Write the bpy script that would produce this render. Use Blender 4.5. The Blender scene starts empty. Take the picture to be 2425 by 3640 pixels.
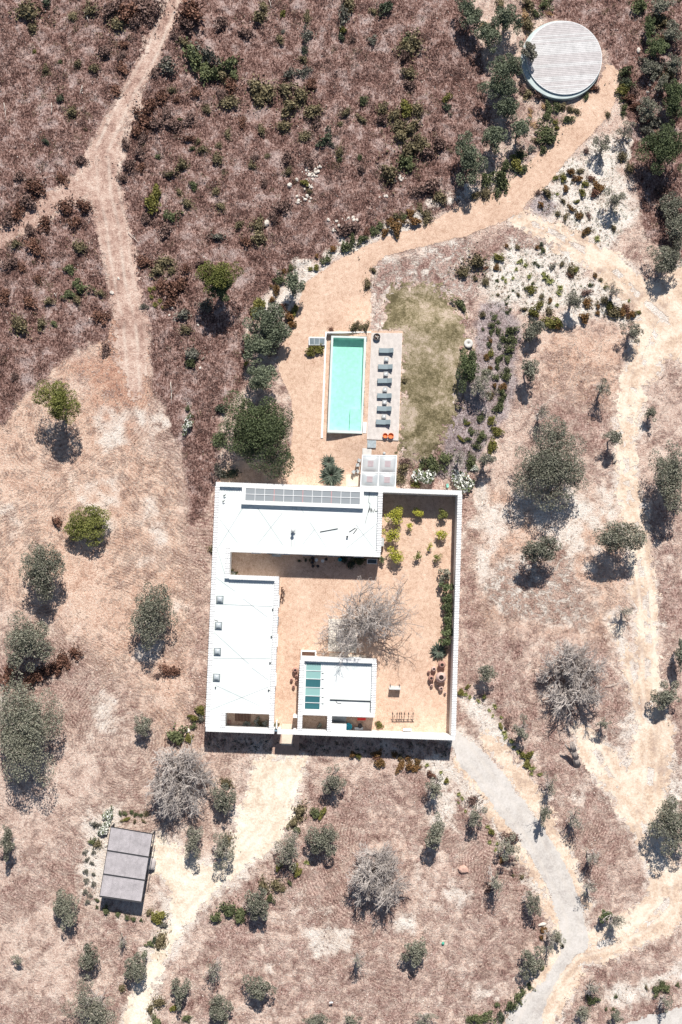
import bpy, math, random
import numpy as np
from mathutils import Matrix, Vector, Euler
R = math.radians
random.seed(7)
RNG = np.random.default_rng(11)
scene = bpy.context.scene
COL = scene.collection

# ---------------------------------------------------------------- camera
F_PX, CAM_H = 4256.0, 165.0
TILT, ROLL = R(3.9), R(-0.7)
cam_rot = Euler((TILT, ROLL, 0.0), 'XYZ').to_matrix()
axis = cam_rot @ Vector((0, 0, -1))
CAM = -axis * (CAM_H / -axis.z)
cd = bpy.data.cameras.new('camera'); cam = bpy.data.objects.new('camera', cd); COL.objects.link(cam)
cd.sensor_fit = 'HORIZONTAL'; cd.sensor_width = 36.0; cd.lens = 36.0 * F_PX / 2425.0
cd.clip_start = 1.0; cd.clip_end = 6000.0
cam.location = CAM; cam.rotation_euler = (TILT, ROLL, 0.0)
scene.camera = cam

# ---------------------------------------------------------------- sky, sun, exposure
SUN_EL, SUN_AZ = R(46.0), R(8.5)          # azimuth east of north (image up is north)
w = bpy.data.worlds.new("World"); scene.world = w; w.use_nodes = True
nt = w.node_tree; nt.nodes.clear()
sky = nt.nodes.new('ShaderNodeTexSky'); sky.sky_type = 'NISHITA'; sky.sun_disc = False
sky.sun_elevation = SUN_EL; sky.sun_rotation = SUN_AZ; sky.air_density = 1.0; sky.dust_density = 0.6
bg = nt.nodes.new('ShaderNodeBackground'); bg.inputs[1].default_value = 0.055
wo = nt.nodes.new('ShaderNodeOutputWorld')
nt.links.new(sky.outputs[0], bg.inputs[0]); nt.links.new(bg.outputs[0], wo.inputs[0])
ld = bpy.data.lights.new('sun', 'SUN'); sun = bpy.data.objects.new('sun', ld); COL.objects.link(sun)
ld.energy = 4.6; ld.angle = R(0.5); ld.color = (1.0, 0.95, 0.89)
sd_ = Vector((math.sin(SUN_AZ) * math.cos(SUN_EL), math.cos(SUN_AZ) * math.cos(SUN_EL), math.sin(SUN_EL)))
sun.rotation_euler = sd_.to_track_quat('Z', 'Y').to_euler()
sun.location = (0, 60, 80)
scene.view_settings.view_transform = 'Standard'; scene.view_settings.look = 'None'
scene.view_settings.gamma = 1.0; scene.view_settings.use_curve_mapping = False
scene.view_settings.exposure = 0.38
scene.render.film_transparent = False

# ---------------------------------------------------------------- pixel -> world
ROT = np.array(cam_rot); CAMV = np.array(CAM)
def W(px, py, z=0.0):
    """photo pixel (2425x3640) seen at height z -> world x, y"""
    px = np.asarray(px, float); py = np.asarray(py, float)
    d = np.stack([(px - 1212.5) / F_PX, -(py - 1820.0) / F_PX, -np.ones_like(px)], -1) @ ROT.T
    t = (z - CAMV[2]) / d[..., 2]
    return CAMV[0] + d[..., 0] * t, CAMV[1] + d[..., 1] * t
def WD(dx, dy, z=0.0):
    return W(np.asarray(dx, float) * 1.5466, np.asarray(dy, float) * 1.5466, z)
def px_of(x, y, z=0.0):
    v = np.array([x, y, z]) - CAMV
    c = v @ ROT
    return 1212.5 + c[0] / -c[2] * F_PX, 1820.0 - c[1] / -c[2] * F_PX
PXM = F_PX / CAM_H            # px per metre
TILE = dict(A=(0, 0), B=(800, 0), C=(1625, 0), E=(0, 900), F=(800, 900), I=(1625, 900),
            J=(0, 1800), K=(800, 1800), L=(1625, 1800), M=(0, 2700), N=(800, 2700), P=(1625, 2700))
TS = 800 / 1568
def T(t, x, y): return TILE[t][0] + x * TS, TILE[t][1] + y * TS

# ---------------------------------------------------------------- noise
def _hash(ix, iy, s):
    n = (ix.astype(np.int64) * 374761393 + iy.astype(np.int64) * 668265263 + s * 2147483647) & 0xffffffff
    n = ((n ^ (n >> 13)) * 1274126177) & 0xffffffff
    return ((n ^ (n >> 16)) & 0xffffff) / float(0xffffff)
def vn(x, y, size, s=0):
    x = np.asarray(x, float) / size + 1000; y = np.asarray(y, float) / size + 1000
    ix = np.floor(x); iy = np.floor(y); fx = x - ix; fy = y - iy
    fx = fx * fx * (3 - 2 * fx); fy = fy * fy * (3 - 2 * fy)
    a = _hash(ix, iy, s); b = _hash(ix + 1, iy, s); c = _hash(ix, iy + 1, s); d = _hash(ix + 1, iy + 1, s)
    return ((a * (1 - fx) + b * fx) * (1 - fy) + (c * (1 - fx) + d * fx) * fy) * 2 - 1
def fbm(x, y, size, s=0, o=4):
    r = 0; a = 1; t = 0
    for k in range(o):
        r = r + a * vn(x, y, size / 2 ** k, s + k * 17); t += a; a *= 0.6
    return r / t
def smooth(a, b, x):
    t = np.clip((x - a) / (b - a), 0, 1); return t * t * (3 - 2 * t)

# ---------------------------------------------------------------- terrain
PWx, PNy = W(1165, 1200); PEx, PSy = W(1296, 1540)
_lx = W(1520, 1400)[0]; _lx2 = W(1760, 1400)[0]
_ny = W(1300, 1050)[1]; _sy = W(1300, 1556)[1]; _sy2 = W(1300, 1700)[1]
def terrain(x, y):
    """a low terrace under the pool deck and the lawn"""
    x = np.asarray(x, float); y = np.asarray(y, float)
    e = smooth(PWx - 0.4, PEx + 0.2, x) * (1 - smooth(_lx, _lx2, x))
    n = (1 - smooth(PNy + 0.5, _ny, y)) * smooth(_sy2, _sy, y)
    return 0.95 * e * n
def at(px, py, dz=0.0):
    """point on the terrain (plus dz) seen at a photo pixel"""
    z = 0.0
    for _ in range(3):
        x, y = W(px, py, z + dz); z = float(terrain(x, y))
    return float(x), float(y), z

# ---------------------------------------------------------------- mesh helpers
class MB:
    def __init__(s): s.v = []; s.f = []; s.m = []
    def add(s, v, f, m=0):
        n = len(s.v); s.v += [tuple(map(float, p)) for p in v]; s.f += [tuple(i + n for i in q) for q in f]; s.m += [m] * len(f)
    def box(s, x0, y0, z0, x1, y1, z1, m=0):
        s.prism([(x0, y0), (x1, y0), (x1, y1), (x0, y1)], z0, z1, m)
    def prism(s, poly, z0, z1, m=0):
        a = sum(poly[i][0] * poly[(i + 1) % len(poly)][1] - poly[(i + 1) % len(poly)][0] * poly[i][1] for i in range(len(poly)))
        if a < 0: poly = poly[::-1]
        n = len(poly)
        z0s = z0 if hasattr(z0, '__len__') else [z0] * n; z1s = z1 if hasattr(z1, '__len__') else [z1] * n
        v = [(p[0], p[1], z0s[i]) for i, p in enumerate(poly)] + [(p[0], p[1], z1s[i]) for i, p in enumerate(poly)]
        f = [tuple(range(n))[::-1], tuple(range(n, 2 * n))] + [(i, (i + 1) % n, n + (i + 1) % n, n + i) for i in range(n)]
        s.add(v, f, m)
    def obox(s, c, size, rz=0.0, rx=0.0, ry=0.0, m=0):
        M = Matrix.Translation(c) @ Euler((rx, ry, rz)).to_matrix().to_4x4()
        a, b, h = size[0] / 2, size[1] / 2, size[2] / 2
        v = [M @ Vector(p) for p in [(-a, -b, -h), (a, -b, -h), (a, b, -h), (-a, b, -h), (-a, -b, h), (a, -b, h), (a, b, h), (-a, b, h)]]
        s.add(v, [(3, 2, 1, 0), (4, 5, 6, 7), (0, 1, 5, 4), (1, 2, 6, 5), (2, 3, 7, 6), (3, 0, 4, 7)], m)
    def tube(s, p0, p1, r0, r1=None, n=6, m=0, caps=True):
        if r1 is None: r1 = r0
        p0 = Vector(p0); p1 = Vector(p1); d = p1 - p0
        if d.length < 1e-5: return
        q = d.to_track_quat('Z', 'Y'); v = []
        for p, r in ((p0, r0), (p1, r1)):
            for i in range(n):
                a = 2 * math.pi * i / n; v.append(p + q @ Vector((math.cos(a) * r, math.sin(a) * r, 0)))
        f = [(i, (i + 1) % n, n + (i + 1) % n, n + i) for i in range(n)]
        if caps: f += [tuple(range(n))[::-1], tuple(range(n, 2 * n))]
        s.add(v, f, m)
    def lathe(s, c, prof, n=20, m=0, sy=1.0):
        v = []; f = []
        for r, z in prof:
            for i in range(n):
                a = 2 * math.pi * i / n; v.append((c[0] + math.cos(a) * r, c[1] + math.sin(a) * r * sy, c[2] + z))
        for k in range(len(prof) - 1):
            for i in range(n):
                j = (i + 1) % n; f.append((k * n + i, k * n + j, (k + 1) * n + j, (k + 1) * n + i))
        if prof[-1][0] > 1e-4: f.append(tuple((len(prof) - 1) * n + i for i in range(n)))
        s.add(v, f, m)

WLOC = {}
def raw_mesh(name, v, f, mats, smooth_=False, mi=None):
    me = bpy.data.meshes.new(name); me.from_pydata([tuple(p) for p in v], [], [tuple(q) for q in f])
    for m in mats: me.materials.append(m)
    if mi is not None and len(mats) > 1: me.polygons.foreach_set('material_index', mi)
    if smooth_: me.polygons.foreach_set('use_smooth', [True] * len(me.polygons))
    me.update(); return me
def link(name, me, parent=None, loc=(0, 0, 0)):
    o = bpy.data.objects.new(name, me); COL.objects.link(o)
    if parent is not None: o.parent = parent
    else: o.location = loc
    return o
def wloc(o):
    while o.parent is not None: o = o.parent
    return np.array(o.location)
def obj(name, mb, mats, parent=None, smooth_=False, bevel=0.0):
    """link an MB (built in world coordinates) as one object"""
    if not isinstance(mats, (list, tuple)): mats = [mats]
    if parent is not None: off = wloc(parent)
    else:
        a = np.array(mb.v); off = np.array([a[:, 0].mean(), a[:, 1].mean(), a[:, 2].min()])
    v = np.array(mb.v) - off
    me = raw_mesh(name, v, mb.f, mats, smooth_, mb.m)
    o = link(name, me, parent, off)
    if bevel:
        b = o.modifiers.new('bevel', 'BEVEL'); b.width = bevel; b.segments = 2; b.limit_method = 'ANGLE'
    return o
def fast_mesh(name, v, nper, mat, attr=None, mats=None, mi=None):
    """v: (N*nper, 3) polygons of nper corners, built with foreach_set"""
    v = np.ascontiguousarray(v, np.float32); nv = len(v); nf = nv // nper
    me = bpy.data.meshes.new(name); me.vertices.add(nv); me.vertices.foreach_set('co', v.ravel())
    me.loops.add(nv); me.loops.foreach_set('vertex_index', np.arange(nv, dtype=np.int32))
    me.polygons.add(nf); me.polygons.foreach_set('loop_start', np.arange(0, nv, nper, dtype=np.int32))
    me.polygons.foreach_set('loop_total', np.full(nf, nper, np.int32))
    for m in (mats or [mat]): me.materials.append(m)
    if mi is not None: me.polygons.foreach_set('material_index', np.ascontiguousarray(mi, np.int32))
    if attr is not None:
        a = me.attributes.new('tint', 'FLOAT', 'POINT'); a.data.foreach_set('value', np.ascontiguousarray(attr, np.float32))
    me.update(calc_edges=True); return me

THINGS = []
def tag(o, label, cat, group=None, auto=False):
    o['label'] = label; o['category'] = cat
    if group: o['group'] = group
    THINGS.append((o, label, auto)); return o
def thing(name, loc, label, cat, group=None, auto=False, rz=0.0):
    o = bpy.data.objects.new(name, None); COL.objects.link(o); o.location = loc; o.empty_display_size = 0.3
    return tag(o, label, cat, group, auto)
def struct(o, kind='structure'):
    o['kind'] = kind; return o

# ---------------------------------------------------------------- materials
def nodes(m):
    m.use_nodes = True; nt = m.node_tree; b = nt.nodes['Principled BSDF']; return nt, b
def N(nt, t, **k):
    n = nt.nodes.new(t)
    for a, b in k.items(): setattr(n, a, b)
    return n
def noise(nt, vec, scale, detail=4, rough=0.6, dist=0.0):
    n = N(nt, 'ShaderNodeTexNoise'); n.inputs['Scale'].default_value = scale; n.inputs['Detail'].default_value = detail
    n.inputs['Roughness'].default_value = rough; n.inputs['Distortion'].default_value = dist
    nt.links.new(vec, n.inputs['Vector']); return n.outputs['Fac']
def ramp(nt, fac, stops, interp='LINEAR'):
    r = N(nt, 'ShaderNodeValToRGB'); r.color_ramp.interpolation = interp; e = r.color_ramp.elements
    e[0].position = stops[0][0]; e[0].color = (*stops[0][1], 1); e[1].position = stops[-1][0]; e[1].color = (*stops[-1][1], 1)
    for p, c in stops[1:-1]:
        x = e.new(p); x.color = (*c, 1)
    nt.links.new(fac, r.inputs[0]); return r.outputs[0]
def mixc(nt, fac, a, b, mode='MIX'):
    m = N(nt, 'ShaderNodeMix', data_type='RGBA', blend_type=mode)
    for s, v in ((0, fac), (6, a), (7, b)):
        if isinstance(v, (int, float)): m.inputs[s].default_value = v
        elif isinstance(v, tuple): m.inputs[s].default_value = (*v, 1)
        else: nt.links.new(v, m.inputs[s])
    return m.outputs[2]
def math_(nt, op, a, b=0.0, c=None, clamp=False):
    m = N(nt, 'ShaderNodeMath', operation=op, use_clamp=clamp)
    for i, v in enumerate((a, b) if c is None else (a, b, c)):
        if isinstance(v, (int, float)): m.inputs[i].default_value = v
        else: nt.links.new(v, m.inputs[i])
    return m.outputs[0]
def attr(nt, name):
    a = N(nt, 'ShaderNodeAttribute'); a.attribute_name = name; return a
def bump(nt, b, h, dist, strength=1.0):
    n = N(nt, 'ShaderNodeBump'); n.inputs['Distance'].default_value = dist; n.inputs['Strength'].default_value = strength
    nt.links.new(h, n.inputs['Height']); nt.links.new(n.outputs[0], b.inputs['Normal'])
def simple(name, c, rough=0.7, var=0.18, scale=3.0, c2=None, metal=0.0, bmp=0.0, spec=0.3, fine=None):
    m = bpy.data.materials.new(name); nt, b = nodes(m)
    g = N(nt, 'ShaderNodeNewGeometry').outputs['Position']
    f = noise(nt, g, scale, 5, 0.65)
    d = tuple(x * (1 - var) for x in c) if c2 is None else c2
    l = tuple(min(x * (1 + var), 0.95) for x in c) if c2 is None else c
    col = ramp(nt, f, [(0.3, d), (0.7, l)])
    if fine:
        f2 = noise(nt, g, fine, 3, 0.7); col = mixc(nt, 0.5, col, ramp(nt, f2, [(0.3, (0.3, 0.3, 0.3)), (0.7, (0.7, 0.7, 0.7))]), 'OVERLAY')
    nt.links.new(col, b.inputs['Base Color']); b.inputs['Roughness'].default_value = rough
    b.inputs['Metallic'].default_value = metal; b.inputs['Specular IOR Level'].default_value = spec
    if bmp: bump(nt, b, noise(nt, g, scale * 6, 4), bmp)
    return m
def leafmat(name, dark, light, dead=None, rough=0.65):
    m = bpy.data.materials.new(name); nt, b = nodes(m)
    t = attr(nt, 'tint').outputs['Fac']
    oi = N(nt, 'ShaderNodeObjectInfo').outputs['Random']
    t2 = math_(nt, 'ADD', t, math_(nt, 'MULTIPLY_ADD', oi, 0.24, -0.12), clamp=True)
    st = [(0.0, dark), (0.75, light)]
    if dead: st += [(0.86, dead)]
    st.append((1.0, dead or light))
    nt.links.new(ramp(nt, t2, st), b.inputs['Base Color']); b.inputs['Roughness'].default_value = rough
    b.inputs['Specular IOR Level'].default_value = 0.25
    return m
#MATS
# ================================================================ GROUND
def poly_sd(x, y, P):
    """signed distance (m), positive inside, of a polygon given in world coords"""
    P = np.asarray(P, float); d2 = np.full(x.shape, 1e9); ins = np.zeros(x.shape, bool)
    for i in range(len(P)):
        ax, ay = P[i]; bx, by = P[(i + 1) % len(P)]
        ex, ey = bx - ax, by - ay; L = ex * ex + ey * ey + 1e-12
        t = np.clip(((x - ax) * ex + (y - ay) * ey) / L, 0, 1)
        d2 = np.minimum(d2, (x - ax - t * ex) ** 2 + (y - ay - t * ey) ** 2)
        c = ((ay > y) != (by > y)); 
        with np.errstate(divide='ignore', invalid='ignore'):
            xi = (bx - ax) * (y - ay) / (by - ay + 1e-12) + ax
        ins ^= (c & (x < xi))
    d = np.sqrt(d2); return np.where(ins, d, -d)
def line_sd(x, y, P, wid):
    P = np.asarray(P, float); best = np.full(x.shape, -1e9)
    for i in range(len(P) - 1):
        ax, ay = P[i]; bx, by = P[i + 1]; ex, ey = bx - ax, by - ay; L = ex * ex + ey * ey + 1e-12
        t = np.clip(((x - ax) * ex + (y - ay) * ey) / L, 0, 1)
        best = np.maximum(best, wid[i] * (1 - t) + wid[i + 1] * t - np.sqrt((x - ax - t * ex) ** 2 + (y - ay - t * ey) ** 2))
    return best
def PD(s):
    a = np.array([float(q) for q in s.replace(';', ' ').replace(',', ' ').split()]).reshape(-1, 2)
    x, y = WD(a[:, 0], a[:, 1]); return np.stack([x, y], 1)
def LD(s):
    a = np.array([float(q) for q in s.replace(';', ' ').replace(',', ' ').split()]).reshape(-1, 3)
    x, y = WD(a[:, 0], a[:, 1]); return np.stack([x, y], 1), a[:, 2] * 1.5466 / PXM
def line_d(x, y, P):
    P = np.asarray(P, float); d2 = np.full(x.shape, 1e9)
    for i in range(len(P) - 1):
        ax, ay = P[i]; bx, by = P[i + 1]; ex, ey = bx - ax, by - ay; L = ex * ex + ey * ey + 1e-12
        t = np.clip(((x - ax) * ex + (y - ay) * ey) / L, 0, 1); d2 = np.minimum(d2, (x - ax - t * ex) ** 2 + (y - ay - t * ey) ** 2)
    return np.sqrt(d2)
def parts_sd(x, y, polys=(), lines=()):
    s = np.full(x.shape, -1e9)
    for p in polys: s = np.maximum(s, poly_sd(x, y, PD(p)))
    for l in lines:
        P, wd = LD(l); s = np.maximum(s, line_sd(x, y, P, wd))
    return s
HEATH = ["-60,-80;400,-80;345,110;280,240;225,350;200,395;150,430;60,495;-60,560",
         "-60,575;60,535;160,475;215,490;240,560;262,690;240,770;140,825;70,900;-60,1040",
         "430,-80;1060,-80;1100,60;1110,180;1130,300;1050,470;980,500;850,545;700,610;640,650;590,700;560,780;560,880;500,960;500,1115;440,1210;430,1080;400,990;352,880;338,760;305,640;290,490;280,400;300,290;360,150",
         "1200,-80;1500,-80;1640,-80;1640,560;1500,560;1470,480;1450,320;1425,220;1400,110;1290,40;1210,20",
         "1430,330;1470,440;1480,540;1568,600;1640,600;1640,300"]
SCRUB = ["1062,1130;1105,1130;1100,1600;1050,1700", "430,1120;495,1120;475,1700;440,1700;400,1500;420,1300",
         "140,2070;330,2100;340,2160;290,2354;220,2400;170,2250", "-40,1500;180,1480;200,1560;60,1620;-40,1640",
         "0,1950;200,1930;190,2060;60,2100;-40,2080", "700,1800;1010,1760;1200,1950;1260,2060;1215,2354;340,2400;500,2120;640,2020",
         "1110,1460;1400,1480;1450,1620;1430,1800;1400,2090;1250,1880;1110,1690",
         "1460,1150;1568,1150;1568,2080;1520,1950;1500,1600", "1310,2200;1568,2150;1568,2354;1240,2354",
         "1230,800;1420,860;1400,1020;1300,1000;1230,930", "-60,2290;230,2290;260,2400;-60,2400"]
WHITE = ["1215,480;1290,380;1395,300;1440,330;1445,440;1468,470;1432,555;1390,565;1310,520;1240,500",
         "1100,600;1180,545;1300,570;1360,620;1460,690;1490,740;1430,735;1270,725;1220,720;1120,700;1090,640",
         "1105,1340;1180,1290;1290,1260;1370,1390;1340,1440;1180,1420", "1060,1590;1120,1620;1230,1760;1200,1770;1100,1650",
         "940,1745;1040,1760;1160,1860;1260,2000;1240,2050;1130,1880;1000,1780", "195,1880;260,1860;250,2060;195,2040",
         "360,2040;440,2080;360,2180;330,2200;350,2120", "1360,2300;1500,2240;1568,2200;1568,2250;1430,2310",
         "1300,1120;1400,1160;1380,1210;1290,1190", "895,2112;945,2108;955,2140;905,2142", "870,600;960,580;1080,560;1100,690;1040,690;960,650;900,665;865,740;855,690",
         "600,690;690,600;740,590;700,680;680,760;640,820;610,760", "1120,460;1050,460;980,500;760,600;700,640;720,600;900,520;1040,450;1130,400"]
CLAY = ["140,840;220,810;250,740;310,690;335,790;350,880;330,960;300,1010;230,980;200,900"]
TAWNY = ["-40,900;140,850;300,980;420,1120;460,1400;440,1700;420,1720;300,1560;120,1420;-40,1400",
         "1105,1130;1440,1150;1440,1480;1240,1440;1110,1440", "1240,720;1440,760;1440,960;1240,900"]
TRACK_L = ["418,-60,22;370,70,21;340,140,20;300,205,22;265,275,26;235,345,34;225,400,45;240,450,38;258,520,36;272,600,34;285,670,36;300,740,40;305,800,40;308,850,30;310,900,14;312,930,4",
           "225,395,34;165,438,26;100,480,24;45,515,24;-60,575,24"]
ROUGH = ["1105,1340;1180,1290;1290,1260;1370,1390;1340,1440;1180,1420", "870,600;960,580;1080,560;1180,515;1330,570;1180,560;1120,600;1100,700;1040,690;960,650;900,665;865,740;855,690", "1120,460;1050,460;980,500;1130,420", "660,700;700,660;640,830;600,800", "920,1060;990,1050;1050,1000;1060,1120;920,1120"]
MULCH = ["1100,690;1165,700;1205,740;1185,800;1190,880;1165,960;1130,1010;1090,1060;1050,1100;1005,1090;1020,1010;1055,940;1075,900;1095,800", "1200,480;1250,440;1290,470;1260,500"]
GRAVEL = ["1395,148;1408,152;1423,168;1421,215;1400,265;1352,318;1300,372;1262,420;1215,462;1190,492;1150,512;1060,545;955,572;885,590;858,615;850,645;852,765;925,765;916,1060;912,1140;490,1140;520,1060;660,1060;672,1000;668,920;640,850;636,810;660,775;680,715;698,652;765,605;835,568;905,540;985,515;1045,478;1120,452;1178,412;1232,360;1286,296;1325,238;1340,222;1372,195"]
COURT = None
DRIVE = ["588,1745;697,1745;690,1800;668,1870;645,1925;600,1970;540,2015;500,2045;450,2100;400,2170;362,2250;335,2400;268,2400;305,2290;348,2190;392,2110;398,2050;368,2015;345,1985;350,1935;372,1925;410,1945;455,1975;500,1992;535,1935;550,1870;575,1800"]
SAND = ["1180,505,10;1240,520,26;1320,565,30;1400,610,32;1470,680,40;1520,740,50;1600,800,50", "1600,640,50;1530,700,55;1500,790,50;1455,880,30;1440,1000,24;1440,1120,26;1462,1230,28;1478,1330,26;1485,1450,27;1488,1560,32;1500,1680,40;1495,1760,52;1480,1830,50;1500,1920,40;1530,2010,40;1530,2080,44;1480,2130,40;1400,2165,36;1320,2190,40;1270,2250,48;1230,2330,50;1200,2400,60",
        "1410,1420,10;1450,1530,16;1480,1640,24", "1120,1700,10;1180,1770,22;1235,1860,20;1300,1990,18;1350,2080,10", "1060,1745,18;1130,1850,16;1195,1950,14;1245,2030,12;1280,2130,14",
        "1340,1690,26;1390,1760,34;1450,1850,34;1500,1930,30"]
ROAD = ["1038,1690,14;1075,1735,28;1120,1785,31;1165,1845,31;1208,1900,30;1250,1965,30;1285,2030,30;1310,2100,29;1322,2165,30", "1322,2165,24;1300,2200,14;1262,2260,12;1225,2310,26;1205,2350,40;1190,2420,50"]
ROAD2 = ["1440,2354;1500,2335;1600,2305;1600,2420;1400,2420"]
LAWN = ["905,672;950,655;985,660;1030,690;1062,755;1070,840;1050,900;1040,960;1015,1010;990,1055;925,1055;918,1010;922,900;926,765;888,752;890,700"]

# the house outline in photo pixels at the height of the wall caps
TOPZ = 3.3
HC = [(767, 1714), (1643, 1745), (1619, 2631), (730, 2599)]
HW = np.array([W(px, py, TOPZ) for px, py in HC])
def H(u, v):
    """house plan (u 0..880, v 0..886) -> world x, y"""
    s, t = u / 880.0, v / 886.0
    p = (1 - s) * (1 - t) * HW[0] + s * (1 - t) * HW[1] + s * t * HW[2] + (1 - s) * t * HW[3]
    return float(p[0]), float(p[1])
def HU(px, py, z=TOPZ):
    """photo pixel at height z -> house plan u, v"""
    x, y = W(px, py, z); u, v = 440.0, 443.0
    for _ in range(4):
        p = np.array(H(u, v)); du = (np.array(H(u + 1, v)) - p); dv = (np.array(H(u, v + 1)) - p)
        s = np.linalg.solve(np.stack([du, dv], 1), np.array([x, y]) - p); u += s[0]; v += s[1]
    return u, v
HOUSE_P = np.array([H(4, 4), H(876, 4), H(876, 882), H(4, 882)])
POOL_P = np.array([W(px, py, 1.2) for px, py in [(1180, 1196), (1301, 1199), (1286, 1539), (1166, 1534)]])

def graded(lo, hi, step, far):
    a = np.arange(lo, hi + step / 2, step); out = []
    s = step; x = a[-1]
    while x < far: s *= 1.35; x += s; out.append(x)
    o2 = []; s = step; x = a[0]
    while x > -far: s *= 1.35; x -= s; o2.append(x)
    return np.array(o2[::-1] + list(a) + out)
gx = graded(-52, 52, 0.2, 2500); gy = graded(-76, 80, 0.2, 2500)
X, Y = np.meshgrid(gx, gy)
n1 = fbm(X, Y, 2.2, 3, 4); n2 = fbm(X, Y, 7.0, 5, 4); n3 = vn(X, Y, 0.55, 9)
def zone(polys, soft, amp):
    return smooth(-soft, soft, parts_sd(X, Y, polys) + amp * n1 + amp * 0.6 * n2)
s_track0 = parts_sd(X, Y, (), TRACK_L)
z_heath = zone(HEATH, 0.5, 0.8) * smooth(0.6, -0.5, s_track0 + 0.5 * n1); z_scrub = zone(SCRUB, 1.6, 2.6)
z_white = zone(WHITE, 1.2, 2.6); hal = np.maximum.reduce([s_drive_ for s_drive_ in [parts_sd(X, Y, DRIVE) - 0.2, parts_sd(X, Y, (), SAND) - 0.6, parts_sd(X, Y, (), ROAD) - 0.6]])
z_white = np.maximum(z_white, 0.85 * smooth(0.30, 0.62, fbm(X, Y, 6.5, 401, 4)) * (Y < 20) * (1 - z_heath))
z_white = np.maximum(z_white, 0.9 * smooth(-1.7, 0.3, hal + 1.4 * n1 + 0.8 * n2 + 0.5 * n3))
z_clay = zone(CLAY, 2.0, 2.4); z_tawny = zone(TAWNY, 3.0, 3.0)
s_track = parts_sd(X, Y, (), TRACK_L); s_grav = parts_sd(X, Y, GRAVEL); s_drive = parts_sd(X, Y, DRIVE)
s_sand = parts_sd(X, Y, (), SAND); s_road = np.maximum(parts_sd(X, Y, (), ROAD), parts_sd(X, Y, ROAD2)); s_lawn = parts_sd(X, Y, LAWN)
s_house = poly_sd(X, Y, HOUSE_P); s_pool = poly_sd(X, Y, POOL_P)
covered = np.maximum.reduce([s_track, s_grav, s_drive, s_sand, s_road, s_house, s_lawn])
z_rough = zone(ROUGH, 1.0, 1.6); z_mulch = zone(MULCH, 0.5, 0.9) * 0.9
cover = 0.36 + 0.20 * z_scrub - 0.08 * z_tawny + 0.34 * n2 + 0.16 * n1
cover = cover * (1 - z_clay) + 0.30 * z_clay
cover = cover * (1 - z_heath) + (0.92 + 0.2 * n2) * z_heath
cover = cover * (1 - z_white) + 0.12 * z_white
cover = cover * (1 - z_rough) + 0.58 * z_rough
# mowing swaths: rings round the trees of the field
cen = [WD(a, b) for a, b in ((136, 960), (205, 1240), (95, 1330), (350, 1420), (62, 1510), (65, 1720), (45, 2215), (300, 1700), (230, 900), (1320, 1560), (950, 1990), (1150, 1800), (1000, 1850))]
dd = np.stack([np.hypot(X - a, (Y - b) * 0.9) for a, b in cen])
dmin = np.sort(dd, 0)[0]
n4 = fbm(X, Y, 14.0, 61, 3)
lin = 0.55 * X + 0.83 * Y + 3.5 * n4
wr = smooth(-0.15, 0.25, vn(X, Y, 17.0, 62) + 0.4 * n1)
phase = np.where(wr > 0.5, dmin + 2.2 * n4 + 0.5 * n2 + 0.12 * n1, lin + 0.10 * n1)
z_strip = smooth(0.35, 0.85, 0.62 + 0.85 * n2 + 0.5 * n1) * 0.9 * (1 - z_heath) * smooth(24, 12, dmin)
z_strip = np.where((X > -6) & (Y > -42), z_strip * 0.45, z_strip)
rough_amp = 0.025 + 0.10 * z_heath + 0.045 * z_scrub
Zg = terrain(X, Y) + rough_amp * (0.6 * n3 + 0.8 * vn(X, Y, 0.9, 31)) * smooth(0.3, -0.6, covered)
Zg = Zg + 0.02 * z_strip * np.sin(phase * 2 * math.pi / 0.42) * smooth(0, -0.5, covered)
Zg = np.where((np.abs(X) > 56) | (np.abs(Y) > 84), 0.0, Zg)
def zcol(me, name, a, b, c, d=None):
    at_ = me.attributes.new(name, 'FLOAT_COLOR', 'POINT')
    arr = np.stack([a.ravel(), b.ravel(), c.ravel(), (d if d is not None else np.ones_like(a)).ravel()], 1).astype(np.float32)
    at_.data.foreach_set('color', arr.ravel())
def grid_mesh(name, X, Y, Z, keep, mats):
    ny, nx = X.shape; idx = np.arange(ny * nx).reshape(ny, nx)
    q = np.stack([idx[:-1, :-1], idx[:-1, 1:], idx[1:, 1:], idx[1:, :-1]], -1)[keep].reshape(-1, 4)
    used = np.zeros(ny * nx, bool); used[q.ravel()] = True
    remap = np.cumsum(used) - 1; q = remap[q]
    co = np.stack([X.ravel(), Y.ravel(), Z.ravel()], 1)[used].astype(np.float32)
    me = bpy.data.meshes.new(name); me.vertices.add(len(co)); me.vertices.foreach_set('co', co.ravel())
    nf = len(q); me.loops.add(nf * 4); me.loops.foreach_set('vertex_index', q.ravel().astype(np.int32))
    me.polygons.add(nf); me.polygons.foreach_set('loop_start', np.arange(0, nf * 4, 4, dtype=np.int32)); me.polygons.foreach_set('loop_total', np.full(nf, 4, np.int32))
    me.polygons.foreach_set('use_smooth', np.ones(nf, bool))
    for m in mats: me.materials.append(m)
    me.update(calc_edges=True); return me, used
M = {}
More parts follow.
